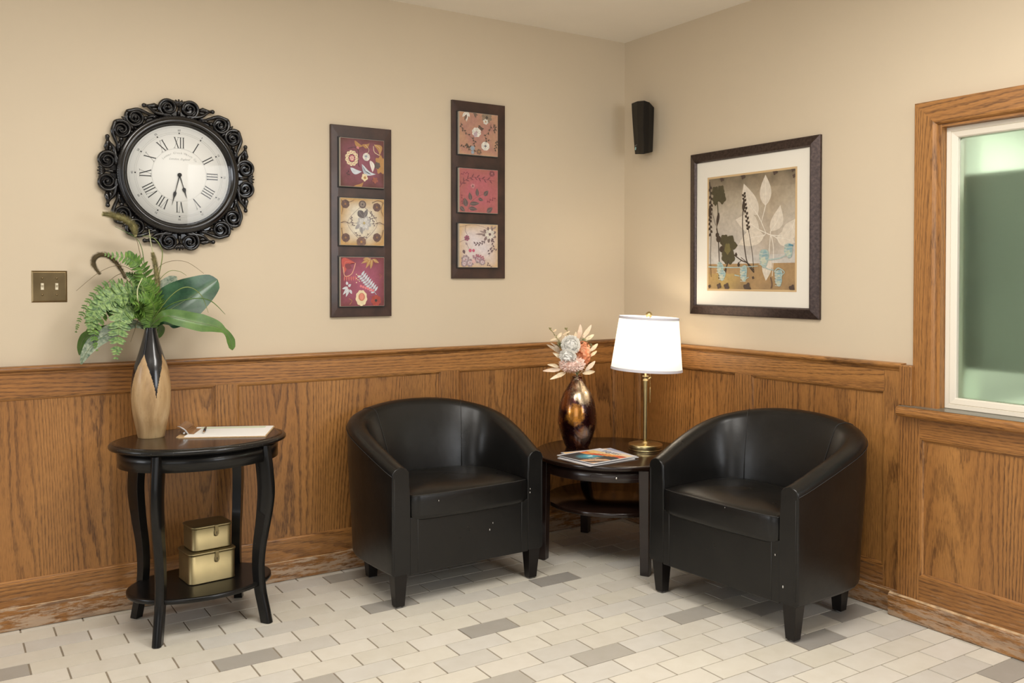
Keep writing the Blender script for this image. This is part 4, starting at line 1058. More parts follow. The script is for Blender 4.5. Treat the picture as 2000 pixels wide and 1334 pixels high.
# ---- painting surface helper
class Art:
    def __init__(s, o, U, V, n): s.o = Vector(o); s.U = Vector(U); s.V = Vector(V); s.n = Vector(n); s.mb = MB(); s.k = 0
    def p(s, u, v): u = max(0.0, min(1.0, u)); v = max(0.0, min(1.0, v)); return s.o+s.U*u+s.V*v+s.n*(0.0003+0.000012*s.k)
    def bg(s, f, nx=44, ny=44):
        for i in range(nx):
            for j in range(ny):
                u0, u1, v0, v1 = i/nx, (i+1)/nx, j/ny, (j+1)/ny
                s.mb.poly([s.o+s.U*u0+s.V*v0+s.n*0.0002, s.o+s.U*u1+s.V*v0+s.n*0.0002, s.o+s.U*u1+s.V*v1+s.n*0.0002, s.o+s.U*u0+s.V*v1+s.n*0.0002], 0, f((u0+u1)/2, (v0+v1)/2))
    def shape(s, pts, col):
        s.k += 1; c = (sum(p[0] for p in pts)/len(pts), sum(p[1] for p in pts)/len(pts)); ci = s.mb.vert(s.p(*c)); idx = [s.mb.vert(s.p(*p)) for p in pts]
        for i in range(len(idx)): s.mb.face([ci, idx[i], idx[(i+1) % len(idx)]], 0, col)
    def vine(s, pts, w, col, w2=None):
        s.k += 1; P = bez([Vector((a, b, 0)) for a, b in pts], max(6, 5*len(pts))); w2 = w if w2 is None else w2; n = len(P)
        Lf, Rg = [], []
        for i, p in enumerate(P):
            t_ = (P[min(i+1, n-1)]-P[max(i-1, 0)]).normalized(); nn = Vector((-t_.y, t_.x, 0))*(lerp(w, w2, i/(n-1))/2)
            Lf.append(s.mb.vert(s.p(p.x+nn.x, p.y+nn.y))); Rg.append(s.mb.vert(s.p(p.x-nn.x, p.y-nn.y)))
        for i in range(n-1): s.mb.face([Lf[i], Lf[i+1], Rg[i+1], Rg[i]], 0, col)
    def leaf(s, a, b, w, col, rib=None, bend=0.0):
        A, B = Vector(a), Vector(b); d = B-A; nn = Vector((-d.y, d.x)).normalized(); pts = []
        for i in range(9): u = i/8; q = A+d*u+nn*(bend*math.sin(PI*u)); pts.append(q+nn*(w*math.sin(PI*u**0.8)/2))
        for i in range(9): u = 1-i/8; q = A+d*u+nn*(bend*math.sin(PI*u)); pts.append(q-nn*(w*math.sin(PI*u**0.8)/2))
        s.shape([(q.x, q.y) for q in pts], col)
        if rib: s.vine([tuple(A), tuple(A.lerp(B, .5)+nn*bend), tuple(B)], 0.006, rib, 0.002)
    def blob(s, u, v, r, col, sy=1.0, wob=0.0, lob=5, ph=0.0):
        s.shape([(u+r*(1+wob*math.sin(lob*a+ph))*math.cos(a), v+sy*r*(1+wob*math.sin(lob*a+ph))*math.sin(a)) for a in [2*PI*i/48 for i in range(48)]], col)
    def flower(s, u, v, r, n, col, cc, sy=1.0, w=0.6):
        for i in range(n):
            a = 2*PI*i/n+0.3; ca, sa = math.cos(a), math.sin(a); pts = []
            for k in range(16):
                q = 2*PI*k/16; rr = r*(0.58+0.42*math.cos(q)); tt = r*w*0.5*math.sin(q)*(1.15+0.25*math.cos(q)); pts.append((u+rr*ca-tt*sa, v+(rr*sa+tt*ca)*sy))
            s.shape(pts, tuple(x*(0.86+0.14*(i % 2)) for x in col))
            if r > 0.05: s.vine([(u+0.25*r*ca, v+0.25*r*sa*sy), (u+0.5*r*ca, v+0.5*r*sa*sy), (u+0.8*r*ca, v+0.8*r*sa*sy)], 0.007, tuple(x*0.62 for x in col), 0.002)
        s.blob(u, v, r*0.25, cc, sy)
    def sprig(s, pts, col, w=0.008, nl=6, ll=0.06, lw=0.025, lc=None, side=(-1, 1)):
        s.vine(pts, w, col, w*0.5); P = bez([Vector((a, b, 0)) for a, b in pts], 40)
        for i in range(nl):
            k = int(4+34*i/nl); p = P[k]; t_ = (P[k+1]-P[k-1]).normalized()
            sg = side[i % len(side)]; nn = Vector((-t_.y, t_.x, 0))*sg; e = p+t_*ll*0.7+nn*ll*0.7
            s.leaf((p.x, p.y), (e.x, e.y), lw, lc or col)
    def build(s, name, parent): return s.mb.build(name, 'paint', parent)
def quadmap(TLc, TRc, BRc, BLc):
    hl = BLc[1]-TLc[1]; hr = BRc[1]-TRc[1]
    def f(x, y):
        t_ = (x-TLc[0])/(TRc[0]-TLc[0]); u = t_*hr/((1-t_)*hl+t_*hr)
        yt = lerp(TLc[1], TRc[1], t_); yb = lerp(BLc[1], BRc[1], t_); return (u, (y-yt)/(yb-yt))
    return f
def nz(u, v, s=1.0, ph=0.0): return 0.5+0.25*math.sin(7.3*s*u+3.1*math.sin(5.1*s*v+ph)+ph)+0.25*math.sin(9.7*s*v+2.3*math.sin(6.7*s*u+ph*2))
def radial(cc, ce, k=1.0, ph=0.0, n_=0.35):
    def f(u, v):
        d = max(abs(u-.5), abs(v-.5))*2; d = 0.6*d+0.4*math.hypot(u-.5, v-.5)*1.4; return mix3(cc, ce, (d**2.2)*k+n_*(nz(u, v, 1.2, ph)-0.5))
    return f
def board(name, label, x0, x1, z0, z1, tx0, tx1, tz):
    t = thing(name, label, 'wall art', ((x0+x1)/2, 0, (z0+z1)/2), 0, 'triple tile wall panels'); cx, cz = (x0+x1)/2, (z0+z1)/2
    mb = MB()
    fw_ = 0.032
    def rg(x_0, x_1, z_0, z_1, y): return [(x_0-cx, -y, z_0-cz), (x_1-cx, -y, z_0-cz), (x_1-cx, -y, z_1-cz), (x_0-cx, -y, z_1-cz)]
    mb.loft([rg(x0, x1, z0, z1, 0.0003), rg(x0, x1, z0, z1, 0.013), rg(x0+.002, x1-.002, z0+.002, z1-.002, 0.015), rg(x0+fw_, x1-fw_, z0+.045, z1-.045, 0.0165)], smooth=False)
    mb.build('backboard', 'framewood', t)
    arts = []
    for za, zb in tz:      # za top, zb bottom
        mb = MB(); mb.box(tx0-cx-.0015, tx1-cx+.0015, -0.034, -0.016, zb-cz-.0015, za-cz+.0015); tl = mb.build('picture_tile', 'tileedge', t, bevel=0.0012)
        mb = MB()
        for (a, b, c_, d) in ((tx0-.006, tx1+.006, za+.001, za+.006), (tx0-.006, tx1+.006, zb-.006, zb-.001), (tx0-.006, tx0-.001, zb-.001, za+.001), (tx1+.001, tx1+.006, zb-.001, za+.001)):
            mb.box(a-cx, b-cx, -0.0205, -0.015, c_-cz, d-cz)
        mb.build('tile_rim', 'ink', tl)
        A = Art((tx0-cx, -0.0342, za-cz), (tx1-tx0, 0, 0), (0, 0, zb-za), (0, -1, 0)); arts.append((A, tl))
    return arts
a1 = board('tile_panel', 'dark wood panel of three floral tiles hung lower, nearer the clock', -1.631, -1.3478, 1.0915, 1.918, -1.5955, -1.3935, ((1.861, 1.655), (1.604, 1.4025), (1.350, 1.139)))
a2 = board('tile_panel', 'dark wood panel of three floral tiles hung higher, nearer the corner', -1.0397, -0.7513, 1.2585, 2.085, -1.0135, -0.8057, ((2.030, 1.836), (1.7695, 1.567), (1.512, 1.3115)))
cream = (0.80, 0.66, 0.42); blue = (0.42, 0.46, 0.52); bluel = (0.62, 0.66, 0.70); whit = (0.80, 0.76, 0.68); dk = (0.05, 0.035, 0.035); rust = (0.32, 0.11, 0.06); gold = (0.45, 0.24, 0.08); grayp = (0.18, 0.13, 0.14); rose_ = (0.60, 0.16, 0.20)
# tile 1: maroon ground
A, tl = a1[0]; f = quadmap((95, 98), (383, 127), (383, 440), (93, 428))
A.bg(radial((0.27, 0.085, 0.12), (0.115, 0.035, 0.025), 1.1, 1))
for a, b in (((190, 120), (250, 158)), ((240, 150), (290, 140)), ((185, 430), (250, 400))): A.leaf(f(*a), f(*b), 0.09, gold, rust, 0.05)
A.leaf(f(320, 150), f(355, 222), 0.13, gold, cream, -0.08); A.vine([f(315, 160), f(322, 200), f(355, 222)], 0.012, cream)
A.blob(*f(362, 285), 0.13, gold, 1.4, 0.15, 7); A.blob(*f(340, 290), 0.07, (0.12, 0.09, 0.08), 1.0, 0.1, 6)
c = f(172, 240)
for i in range(11):
    a = 2*PI*i/11; q = (c[0]+0.115*math.cos(a), c[1]+0.125*math.sin(a)); A.flower(q[0], q[1], 0.042, 5, cream, rose_, w=0.9)
A.blob(*c, 0.062, rose_, 1, 0.15, 8); A.flower(c[0], c[1], 0.05, 6, (0.75, 0.5, 0.4), rose_)
A.flower(*f(268, 232), 0.085, 7, whit, bluel, w=0.85); A.flower(*f(265, 228), 0.035, 5, blue, dk)
A.leaf(f(160, 305), f(238, 330), 0.11, bluel, blue, 0.05); A.leaf(f(238, 280), f(330, 348), 0.12, bluel, blue, 0.09); A.leaf(f(240, 285), f(300, 350), 0.05, blue, None, 0.07)
A.leaf(f(292, 255), f(308, 335), 0.10, whit, rose_, -0.03); A.blob(*f(256, 370), 0.07, cream, 1.1, 0.12, 5); A.blob(*f(258, 372), 0.03, gold)
A.flower(*f(325, 388), 0.07, 5, (0.38, 0.12, 0.08), rust)
A.blob(*f(210, 170), 0.03, (0.65, 0.25, 0.25)); A.vine([f(210, 178), f(218, 210), f(212, 260), f(222, 300)], 0.008, dk); A.vine([f(268, 215), f(285, 185), f(260, 150)], 0.007, cream)
A.vine([f(145, 175), f(185, 165), f(212, 178)], 0.006, dk); A.sprig([f(150, 320), f(140, 350), f(160, 345)], dk, 0.006, 4, .04, .015)
A.build('tile_painting', tl)
# tile 2: cream with grey flower
A, tl = a1[1]; f = quadmap((97, 512), (382, 525), (378, 845), (97, 838))
A.bg(radial((0.74, 0.70, 0.58), (0.50, 0.30, 0.11), 1.25, 2.2, 0.25))
A.vine([(0.0, 0.53), (1.0, 0.53)], 0.008, grayp); A.vine([(0.47, 0.16), (0.16, 0.53), (0.47, 0.92)], 0.007, grayp); A.vine([(0.53, 0.16), (0.84, 0.53), (0.53, 0.92)], 0.007, grayp)
for q in ((128, 555), (335, 578), (130, 788), (335, 788)): A.flower(*f(*q), 0.095, 7, (0.16, 0.09, 0.075), (0.28, 0.14, 0.06), w=0.8)
A.blob(*f(240, 558), 0.085, (0.14, 0.10, 0.09)); A.flower(*f(240, 558), 0.06, 8, (0.30, 0.24, 0.2), dk); A.flower(*f(232, 818), 0.11, 8, (0.22, 0.13, 0.10), gold, w=.7)
A.flower(*f(250, 688), 0.17, 9, (0.50, 0.48, 0.46), (0.65, 0.55, 0.25), w=.42); A.flower(*f(250, 688), 0.12, 9, (0.66, 0.64, 0.60), (0.5, 0.4, 0.2), w=.4)
A.leaf(f(212, 600), f(250, 655), 0.15, (0.14, 0.12, 0.12), (0.35, 0.33, 0.3)); A.leaf(f(250, 650), f(272, 590), 0.09, (0.17, 0.15, 0.15), (0.4, 0.38, 0.35)); A.leaf(f(218, 700), f(192, 730), 0.07, (0.35, 0.33, 0.32)); A.leaf(f(228, 715), f(238, 765), 0.07, (0.35, 0.33, 0.32), dk)
for pts in ([(0.68, 0.25), (0.72, 0.35), (0.82, 0.42)], [(0.24, 0.38), (0.25, 0.5), (0.3, 0.6)], [(0.3, 0.72), (0.42, 0.8), (0.55, 0.83), (0.68, 0.72)], [(0.63, 0.4), (0.74, 0.45), (0.76, 0.6)]): A.sprig(pts, grayp, 0.006, 7, .045, .02)
for pts in ([(0.02, 0.04), (0.05, 0.2), (0.02, 0.35)], [(0.98, 0.06), (0.93, 0.22), (0.98, 0.36)], [(0.72, 0.08), (0.85, 0.03), (0.98, 0.06)], [(0.1, 0.04), (0.2, 0.08), (0.3, 0.04)], [(0.02, 0.64), (0.05, 0.8), (0.12, 0.96)], [(0.98, 0.66), (0.93, 0.82), (0.8, 0.95)], [(0.0, 0.53), (0.1, 0.5), (0.2, 0.55)], [(0.8, 0.53), (0.9, 0.5), (1.0, 0.55)]): A.vine(pts, 0.014, (0.16, 0.10, 0.07), 0.005)
A.build('tile_painting', tl)
# tile 3: magenta
A, tl = a1[2]; f = quadmap((92, 925), (380, 930), (378, 1250), (92, 1250))
A.bg(radial((0.36, 0.09, 0.15), (0.16, 0.035, 0.035), 1.1, 3.3))
red = (0.52, 0.09, 0.07)
A.leaf(f(115, 1030), f(190, 965), 0.20, red, (0.7, 0.3, 0.2), -0.16); A.vine([f(108, 990), f(120, 1050), f(165, 1035), f(190, 965)], 0.016, (0.72, 0.40, 0.25)); A.leaf(f(120, 975), f(165, 1000), 0.12, (0.22, 0.05, 0.06))
for i in range(6): A.leaf(f(118+i*14, 1050), f(114+i*16, 1085), 0.03, (0.6, 0.15, 0.12))
for a, b in (((290, 935), (228, 968)), ((290, 940), (258, 1000)), ((300, 940), (290, 1005)), ((305, 940), (345, 965)), ((280, 935), (240, 940))): A.leaf(f(*a), f(*b), 0.07, gold, cream)
for i in range(9):
    q = (228+i*11, 1050+i*13); A.leaf(f(*q), f(q[0]+22, q[1]-34), 0.045, bluel, blue); A.leaf(f(*q), f(q[0]-26, q[1]+10), 0.045, bluel, blue)
A.vine([f(228, 1050), f(280, 1110), f(330, 1180)], 0.012, blue)
for i in range(6): A.blob(*f(225+i*16, 1118+i*6), 0.028, (0.72, 0.20, 0.22))
A.blob(*f(228, 1197), 0.13, cream, 1.25, 0.05, 9); A.blob(*f(230, 1190), 0.075, (0.55, 0.2, 0.12), 1.1); A.blob(*f(230, 1188), 0.045, (0.7, 0.25, 0.18), 1.4)
for a, b in (((140, 1125), (100, 1135)), ((140, 1130), (105, 1175)), ((145, 1135), (125, 1190)), ((140, 1120), (160, 1105)), ((135, 1110), (130, 1085)), ((150, 1140), (165, 1170))): A.leaf(f(*a), f(*b), 0.055, bluel, (0.6, 0.3, 0.2))
A.flower(*f(325, 1215), 0.12, 7, (0.42, 0.07, 0.05), dk); A.vine([f(345, 1040), f(362, 1050), f(350, 1068)], 0.01, rust); A.vine([f(145, 1200), f(165, 1215), f(150, 1240)], 0.01, gold)
for i in range(7): A.blob(*f(195+(i % 3)*10, 1040+i*9), 0.012, cream)
A.build('tile_painting', tl)
# tile 4: dusty pink
A, tl = a2[0]; f = quadmap((110, 108), (377, 133), (375, 443), (110, 422))
A.bg(radial((0.44, 0.22, 0.17), (0.52, 0.30, 0.18), 0.9, 4.1, 0.7))
olv = (0.10, 0.075, 0.055)
for a, b in (((155, 112), (130, 150)), ((160, 112), (160, 185)), ((165, 112), (180, 150)), ((150, 112), (180, 125))): A.leaf(f(*a), f(*b), 0.06, whit, olv)
for a, b in (((215, 120), (225, 155)), ((160, 130), (145, 175)), ((205, 120), (240, 135))): A.leaf(f(*a), f(*b), 0.06, (0.18, 0.12, 0.09))
A.flower(*f(300, 150), 0.14, 8, (0.30, 0.22, 0.15), olv, w=.5); A.flower(*f(292, 182), 0.07, 6, whit, gold)
A.flower(*f(228, 262), 0.12, 8, whit, (0.5, 0.35, 0.35), w=.6); A.leaf(f(225, 262), f(215, 300), .1, (0.5, 0.38, 0.42))
A.flower(*f(290, 365), 0.11, 8, whit, (0.2, 0.18, 0.2), w=.7)
for pts in ([f(120, 190), f(125, 230), f(150, 260), f(190, 300)], [f(190, 300), f(215, 330), f(210, 370), f(215, 420)], [f(330, 200), f(320, 250), f(290, 290), f(300, 325), f(330, 320)], [f(112, 370), f(150, 365), f(190, 375), f(215, 400)], [f(240, 210), f(255, 230), f(270, 240)], [f(345, 200), f(360, 230), f(350, 260)], [f(370, 320), f(365, 360), f(355, 400)], [f(155, 345), f(165, 370), f(190, 400)]): A.sprig(pts, olv, 0.008, 7, .06, .028)
A.blob(*f(200, 382), 0.055, (0.30, 0.36, 0.42), 1, .15, 6); A.blob(*f(200, 412), 0.04, (0.30, 0.36, 0.42), 1, .15, 6); A.flower(*f(245, 408), 0.07, 6, (0.25, 0.15, 0.1), gold)
A.build('tile_painting', tl)
# tile 5: rose ground, grey leaves
A, tl = a2[1]; f = quadmap((112, 510), (375, 525), (372, 838), (112, 828))
A.bg(radial((0.46, 0.125, 0.145), (0.40, 0.13, 0.11), 1.0, 5.0, 0.6))
gr = (0.13, 0.09, 0.085)
A.sprig([f(112, 650), f(150, 600), f(210, 575), f(280, 590), f(350, 600)], (0.20, 0.06, 0.07), 0.016, 14, .11, .03)
for a, b, w in (((190, 745), (180, 685), .10), ((160, 790), (145, 725), .13), ((235, 715), (232, 655), .09), ((280, 710), (310, 672), .11), ((180, 770), (250, 765), .10), ((175, 800), (235, 810), .10), ((240, 730), (275, 745), .08), ((300, 830), (340, 795), .12), ((115, 790), (150, 825), .10)): A.leaf(f(*a), f(*b), w, gr, (0.34, 0.28, 0.27))
A.vine([f(170, 820), f(190, 760), f(240, 715), f(300, 690)], 0.012, (0.25, 0.08, 0.08), 0.006); A.sprig([f(300, 760), f(330, 740), f(360, 720)], (0.22, 0.05, 0.07), 0.006, 6, .05, .03); A.sprig([f(120, 560), f(150, 545), f(180, 550)], (0.25, 0.06, 0.08), 0.006, 6, .04, .03)
A.flower(*f(203, 640), 0.06, 6, (0.55, 0.25, 0.25), dk); A.flower(*f(335, 548), 0.075, 7, (0.25, 0.08, 0.09), (0.5, 0.2, 0.2)); A.sprig([f(120, 700), f(135, 740), f(125, 770)], (0.25, 0.06, 0.07), 0.005, 5, .05, .025)
A.build('tile_painting', tl)
# tile 6: white centre
A, tl = a2[2]; f = quadmap((110, 912), (373, 915), (370, 1228), (110, 1225))
A.bg(radial((0.72, 0.64, 0.64), (0.60, 0.42, 0.24), 1.2, 6.0, 0.2))
pl = (0.16, 0.10, 0.11)
A.vine([f(155, 918), f(150, 960), f(165, 1010), f(112, 1045)], 0.008, pl); A.vine([f(112, 935), f(200, 918), f(280, 935), f(310, 960)], 0.006, pl); A.vine([f(150, 1045), f(175, 1090), f(180, 1110)], 0.006, pl)
A.flower(*f(315, 988), 0.19, 9, (0.26, 0.18, 0.17), pl, w=.3); A.flower(*f(318, 985), 0.13, 7, (0.78, 0.72, 0.62), pl, w=.5)
for a, b in (((285, 985), (215, 985)), ((290, 975), (245, 960)), ((325, 950), (335, 920)), ((340, 945), (365, 925))): A.leaf(f(*a), f(*b), 0.045, (0.32, 0.24, 0.22))
A.sprig([f(285, 1030), f(250, 1055), f(205, 1055)], pl, 0.008, 8, .07, .03); A.sprig([f(325, 1010), f(340, 1060), f(310, 1150)], pl, 0.008, 8, .07, .03); A.sprig([f(370, 1090), f(335, 1100), f(300, 1100)], pl, 0.006, 5, .06, .03); A.sprig([f(300, 1190), f(310, 1215), f(340, 1222)], pl, 0.006, 4, .05, .03)
A.flower(*f(160, 1015), 0.07, 6, (0.35, 0.12, 0.18), pl); A.leaf(f(150, 1050), f(165, 1065), 0.05, (0.4, 0.3, 0.3)); A.leaf(f(135, 1100), f(145, 1130), 0.07, pl)
A.blob(*f(182, 1105), 0.04, (0.6, 0.12, 0.2)); A.blob(*f(205, 1105), 0.035, (0.6, 0.12, 0.2))
mv = (0.38, 0.28, 0.30)
for q, r_ in (((150, 1170), .11), ((180, 1195), .10), ((235, 1170), .09), ((265, 1190), .08), ((140, 1200), .08)): A.flower(*f(*q), r_, 8, mv, (0.5, 0.2, 0.25), w=.5); A.flower(*f(*q), r_*.6, 6, (0.62, 0.52, 0.52), (0.5, 0.2, 0.25), w=.6)
A.blob(*f(205, 1185), 0.05, (0.70, 0.45, 0.42), 1, .15, 5); A.sprig([f(215, 1140), f(245, 1145), f(280, 1160)], (0.45, 0.12, 0.18), 0.006, 8, .05, .03); A.sprig([f(195, 1140), f(225, 1165), f(290, 1175)], (0.4, 0.2, 0.25), 0.006, 8, .05, .03)
A.build('tile_painting', tl)

# ---- framed picture on the right wall
FY0, FY1, FZ0, FZ1 = -0.503, -1.2535, 1.0905, 1.8485
fp = thing('framed_picture', 'framed botanical print with cream mat and dark bronze frame on the right wall', 'picture', (0, (FY0+FY1)/2, (FZ0+FZ1)/2))
cyy, czz = (FY0+FY1)/2, (FZ0+FZ1)/2
mb = MB(); prf = [(0, 0.0005), (0, 0.011), (0.003, 0.0135), (0.036, 0.026), (0.040, 0.0265), (0.043, 0.022), (0.046, 0.016), (0.046, 0.0005)]
frame_loop(mb, FY0-cyy, FY1-cyy, FZ0-czz, FZ1-czz, prf); mb.build('frame', 'framebronze', fp)
mb = MB(); mb.box(-0.012, -0.002, FY1+0.043-cyy, FY0-0.043-cyy, FZ0+0.043-czz, FZ1-0.043-czz); mt = mb.build('mat_board', 'matboard', fp)
AY0, AY1, AZ0, AZ1 = -0.6265, -1.1290, 1.2115, 1.7210
mb = MB(); mb.box(-0.0126, -0.0121, AY1-.009-cyy, AY0+.009-cyy, AZ0-.009-czz, AZ1+.009-czz); mb.build('fillet', 'goldedge', mt)
A = Art((-0.0126, AY0-cyy, AZ1-czz), (0, AY1-AY0, 0), (0, 0, AZ0-AZ1), (-1, 0, 0)); f = quadmap((47, 165), (900, 70), (900, 1253), (47, 1247))
def wash(u, v):
    if v > 0.775+0.0*u:
        c = mix3((0.46, 0.29, 0.13), (0.33, 0.21, 0.10), nz(u, v, 1.5, 1)); c = mix3(c, (0.50, 0.37, 0.10), max(0, 0.6-abs(u-.2)*2)*(v > 0.86))
        return mix3(c, (0.24, 0.16, 0.09), max(0, (v-.9)*5)*nz(u, v, 3, 2))
    base = mix3((0.27, 0.21, 0.13), (0.50, 0.43, 0.33), v*3.2)
    base = mix3(base, (0.55, 0.50, 0.45), (v-.25)*2.2)
    base = mix3(base, (0.60, 0.57, 0.52), max(0, (v-.62)*6))
    if u > 0.45 and v < 0.7: base = mix3(base, (0.42, 0.31, 0.19), 0.55*max(0, 1-abs(u-.72)*3.2)*(0.6+0.4*nz(u, v, 1.3, 5)))
    if v < 0.13: base = mix3(base, (0.13, 0.10, 0.065), 0.8*(1-v/0.13)*nz(u, v, 2.5, 3)+0.15)
    base = mix3(base, (0.25, 0.2, 0.14), max(0, 0.10-u)*3*nz(u, v, 2))
    return tuple(x*(0.92+0.12*nz(u, v, 3, 4)) for x in base)
A.bg(wash, 60, 80)
pale = (0.70, 0.62, 0.51); paler = (0.78, 0.72, 0.62); brn = (0.055, 0.035, 0.022); olive_ = (0.075, 0.062, 0.028); teal = (0.36, 0.47, 0.43)
for a, b, w, bd_ in (((535, 520), (395, 210), .17, -0.03), ((610, 430), (608, 125), .13, 0.0), ((660, 680), (755, 425), .13, 0.03), ((550, 665), (315, 565), .17, 0.02), ((600, 720), (345, 810), .15, 0.02), ((780, 725), (900, 560), .15, 0.03), ((720, 740), (900, 790), .13, -0.01), ((650, 930), (617, 1165), .11, 0.01)):
    A.leaf(f(*a), f(*b), w, pale, paler, bd_)
for pts in (([(535, 520), (570, 590), (615, 695)]), ([(610, 430), (570, 590)]), ([(660, 680), (660, 715)]), ([(550, 665), (615, 695), (665, 715), (780, 725)]), ([(600, 720), (615, 695)]), ([(665, 715), (720, 745), (750, 790)]), ([(665, 715), (690, 850), (680, 1120)]), ([(660, 720), (650, 850), (650, 930)])): A.vine([f(*q) for q in pts], 0.009, paler, 0.006)
def seedhead(pts, w=0.005, nl=16, s0=0.0): A.sprig([f(*q) for q in pts], brn, w, nl, .034, .022, brn)
A.sprig([f(395, 300), f(405, 400), f(430, 560), f(448, 690)][::-1], brn, 0.008, 18, .032, .024); A.vine([f(448, 690), f(480, 880), f(500, 1085)], 0.005, brn, .008)
A.leaf(f(392, 490), f(398, 350), .035, brn); A.vine([f(388, 480), f(385, 620), f(405, 830), f(435, 990), f(500, 1085)], 0.009, brn, .012)
A.vine([f(300, 910), f(375, 965), f(440, 995), f(495, 1060)], 0.010, brn); A.leaf(f(350, 1030), f(345, 980), .03, brn); A.vine([f(375, 965), f(350, 990)], .006, brn); A.vine([f(440, 995), f(370, 935)], .006, brn); A.leaf(f(322, 930), f(322, 885), .03, brn)
A.sprig([f(55, 190), f(70, 400), f(60, 560), f(72, 740)], brn, 0.012, 20, .035, .025); A.vine([f(72, 740), f(68, 950), f(75, 1130)], 0.005, brn)
A.leaf(f(60, 430), f(55, 550), .04, brn); A.vine([f(80, 480), f(118, 620)], .004, brn)
for q, r_ in (((112, 285), .042), ((168, 275), .042), ((122, 350), .045), ((182, 352), .045), ((145, 325), .04), ((115, 390), .028)): A.blob(*f(*q), r_, olive_, 1.1, .12, 5)
A.vine([f(135, 400), f(140, 500), f(128, 650)], .012, olive_, .006); A.leaf(f(150, 490), f(128, 640), .035, brn); A.vine([f(128, 650), f(145, 760), f(155, 1000), f(150, 1160)], .014, brn, .006); A.blob(*f(135, 715), .022, brn); A.blob(*f(148, 755), .03, brn)
A.leaf(f(240, 830), f(180, 730), .10, olive_); A.leaf(f(250, 800), f(290, 720), .10, olive_); A.leaf(f(270, 820), f(338, 818), .075, olive_)
for q, r_ in (((205, 770), .05), ((225, 820), .045), ((240, 880), .07), ((225, 930), .055), ((265, 935), .055), ((250, 845), .05)): A.blob(*f(*q), r_, olive_, 1.1, .10, 5)
A.blob(*f(238, 850), .035, (0.17, 0.14, 0.05), 1.4, .1); A.blob(*f(180, 855), .028, brn); A.vine([f(250, 965), f(215, 1060), f(165, 1160)], .016, brn, .010); A.leaf(f(200, 1095), f(230, 1050), .03, brn); A.vine([f(165, 760), f(200, 830)], .006, brn)
for q, r_, sy in (((165, 1040), .05, 1.3), ((185, 1110), .05, 1.2), ((400, 1080), .05, 1.5), ((400, 1130), .045, 1.0), ((600, 940), .065, 1.5), ((840, 870), .055, 1.3), ((745, 1110), .05, 1.2), ((745, 1170), .045, 1.1)):
    u_, v_ = f(*q); A.blob(u_, v_, r_*.82, teal, sy, .10, 3, q[0]); A.blob(u_+r_*.15, v_-r_*.3, r_*.5, (0.26, 0.40, 0.42), sy*.8, .2, 3); A.blob(u_-r_*.1, v_+r_*.35, r_*.45, (0.52, 0.55, 0.42), sy*.7, .2, 4)
    for k in range(4): A.vine([(u_-r_*.9, v_+r_*(k*.5-.7)), (u_-r_*.2, v_+r_*(k*.45-.5)), (u_+r_*.7, v_+r_*(k*.5-.6))], .006, (0.60, 0.58, 0.50), .002)
for pts in ([(50, 1030), (200, 1035), (350, 1035), (540, 1020)], [(640, 960), (760, 940), (840, 890)], [(560, 1000), (640, 1050), (700, 1060)], [(700, 1080), (740, 1040), (800, 1080), (760, 1120)], [(310, 1110), (360, 1120)], [(400, 1160), (450, 1130)], [(800, 820), (850, 800), (885, 820)]): A.vine([f(*q) for q in pts], 0.012, (0.42, 0.52, 0.48), .006)
A.vine([f(840, 810), f(885, 820)], .014, (0.10, 0.25, 0.32))
for q, r_ in (((180, 165), .02), ((390, 135), .025), ((705, 95), .025), ((880, 75), .02), ((890, 140), .015), ((435, 1235), .04), ((155, 1220), .025), ((230, 1225), .03), ((875, 1240), .03), ((493, 1135), .012), ((60, 1225), .015)): A.blob(*f(*q), r_, (0.085, 0.055, 0.04), 1.0, .2, 4)
A.vine([f(665, 1130), f(680, 1200), f(670, 1240)], .012, (0.15, 0.09, 0.06))
A.build('print', mt)

# ================================================================== PLANTS
def leafmesh(mb, path, widths, nrm, cup=0.18, mat=0, nx=6):
    """broad leaf swept along a 3D path, blade spread sideways from the path in the plane across nrm"""
    P = bez(path, 48); n = len(P); rings = []
    for i, p in enumerate(P):
        t_ = (P[min(i+1, n-1)]-P[max(i-1, 0)]).normalized(); nn = Vector(nrm(i/(n-1)) if callable(nrm) else nrm)
        nn = (nn-t_*nn.dot(t_)).normalized(); sd = t_.cross(nn).normalized(); w_ = interp(widths, i/(n-1))
        rings.append([p+sd*(w_*q)+nn*(cup*w_*abs(q)) for q in [-1+2*k/nx for k in range(nx+1)]])
    mb.loft(rings, mat, smooth=True, caps=(False, False), closed=False)
    # give the blade a little thickness
    mb.loft([[Vector(q)+Vector((0, 0.0007, 0.0003)) for q in r][::-1] for r in rings], mat, smooth=True, caps=(False, False), closed=False)
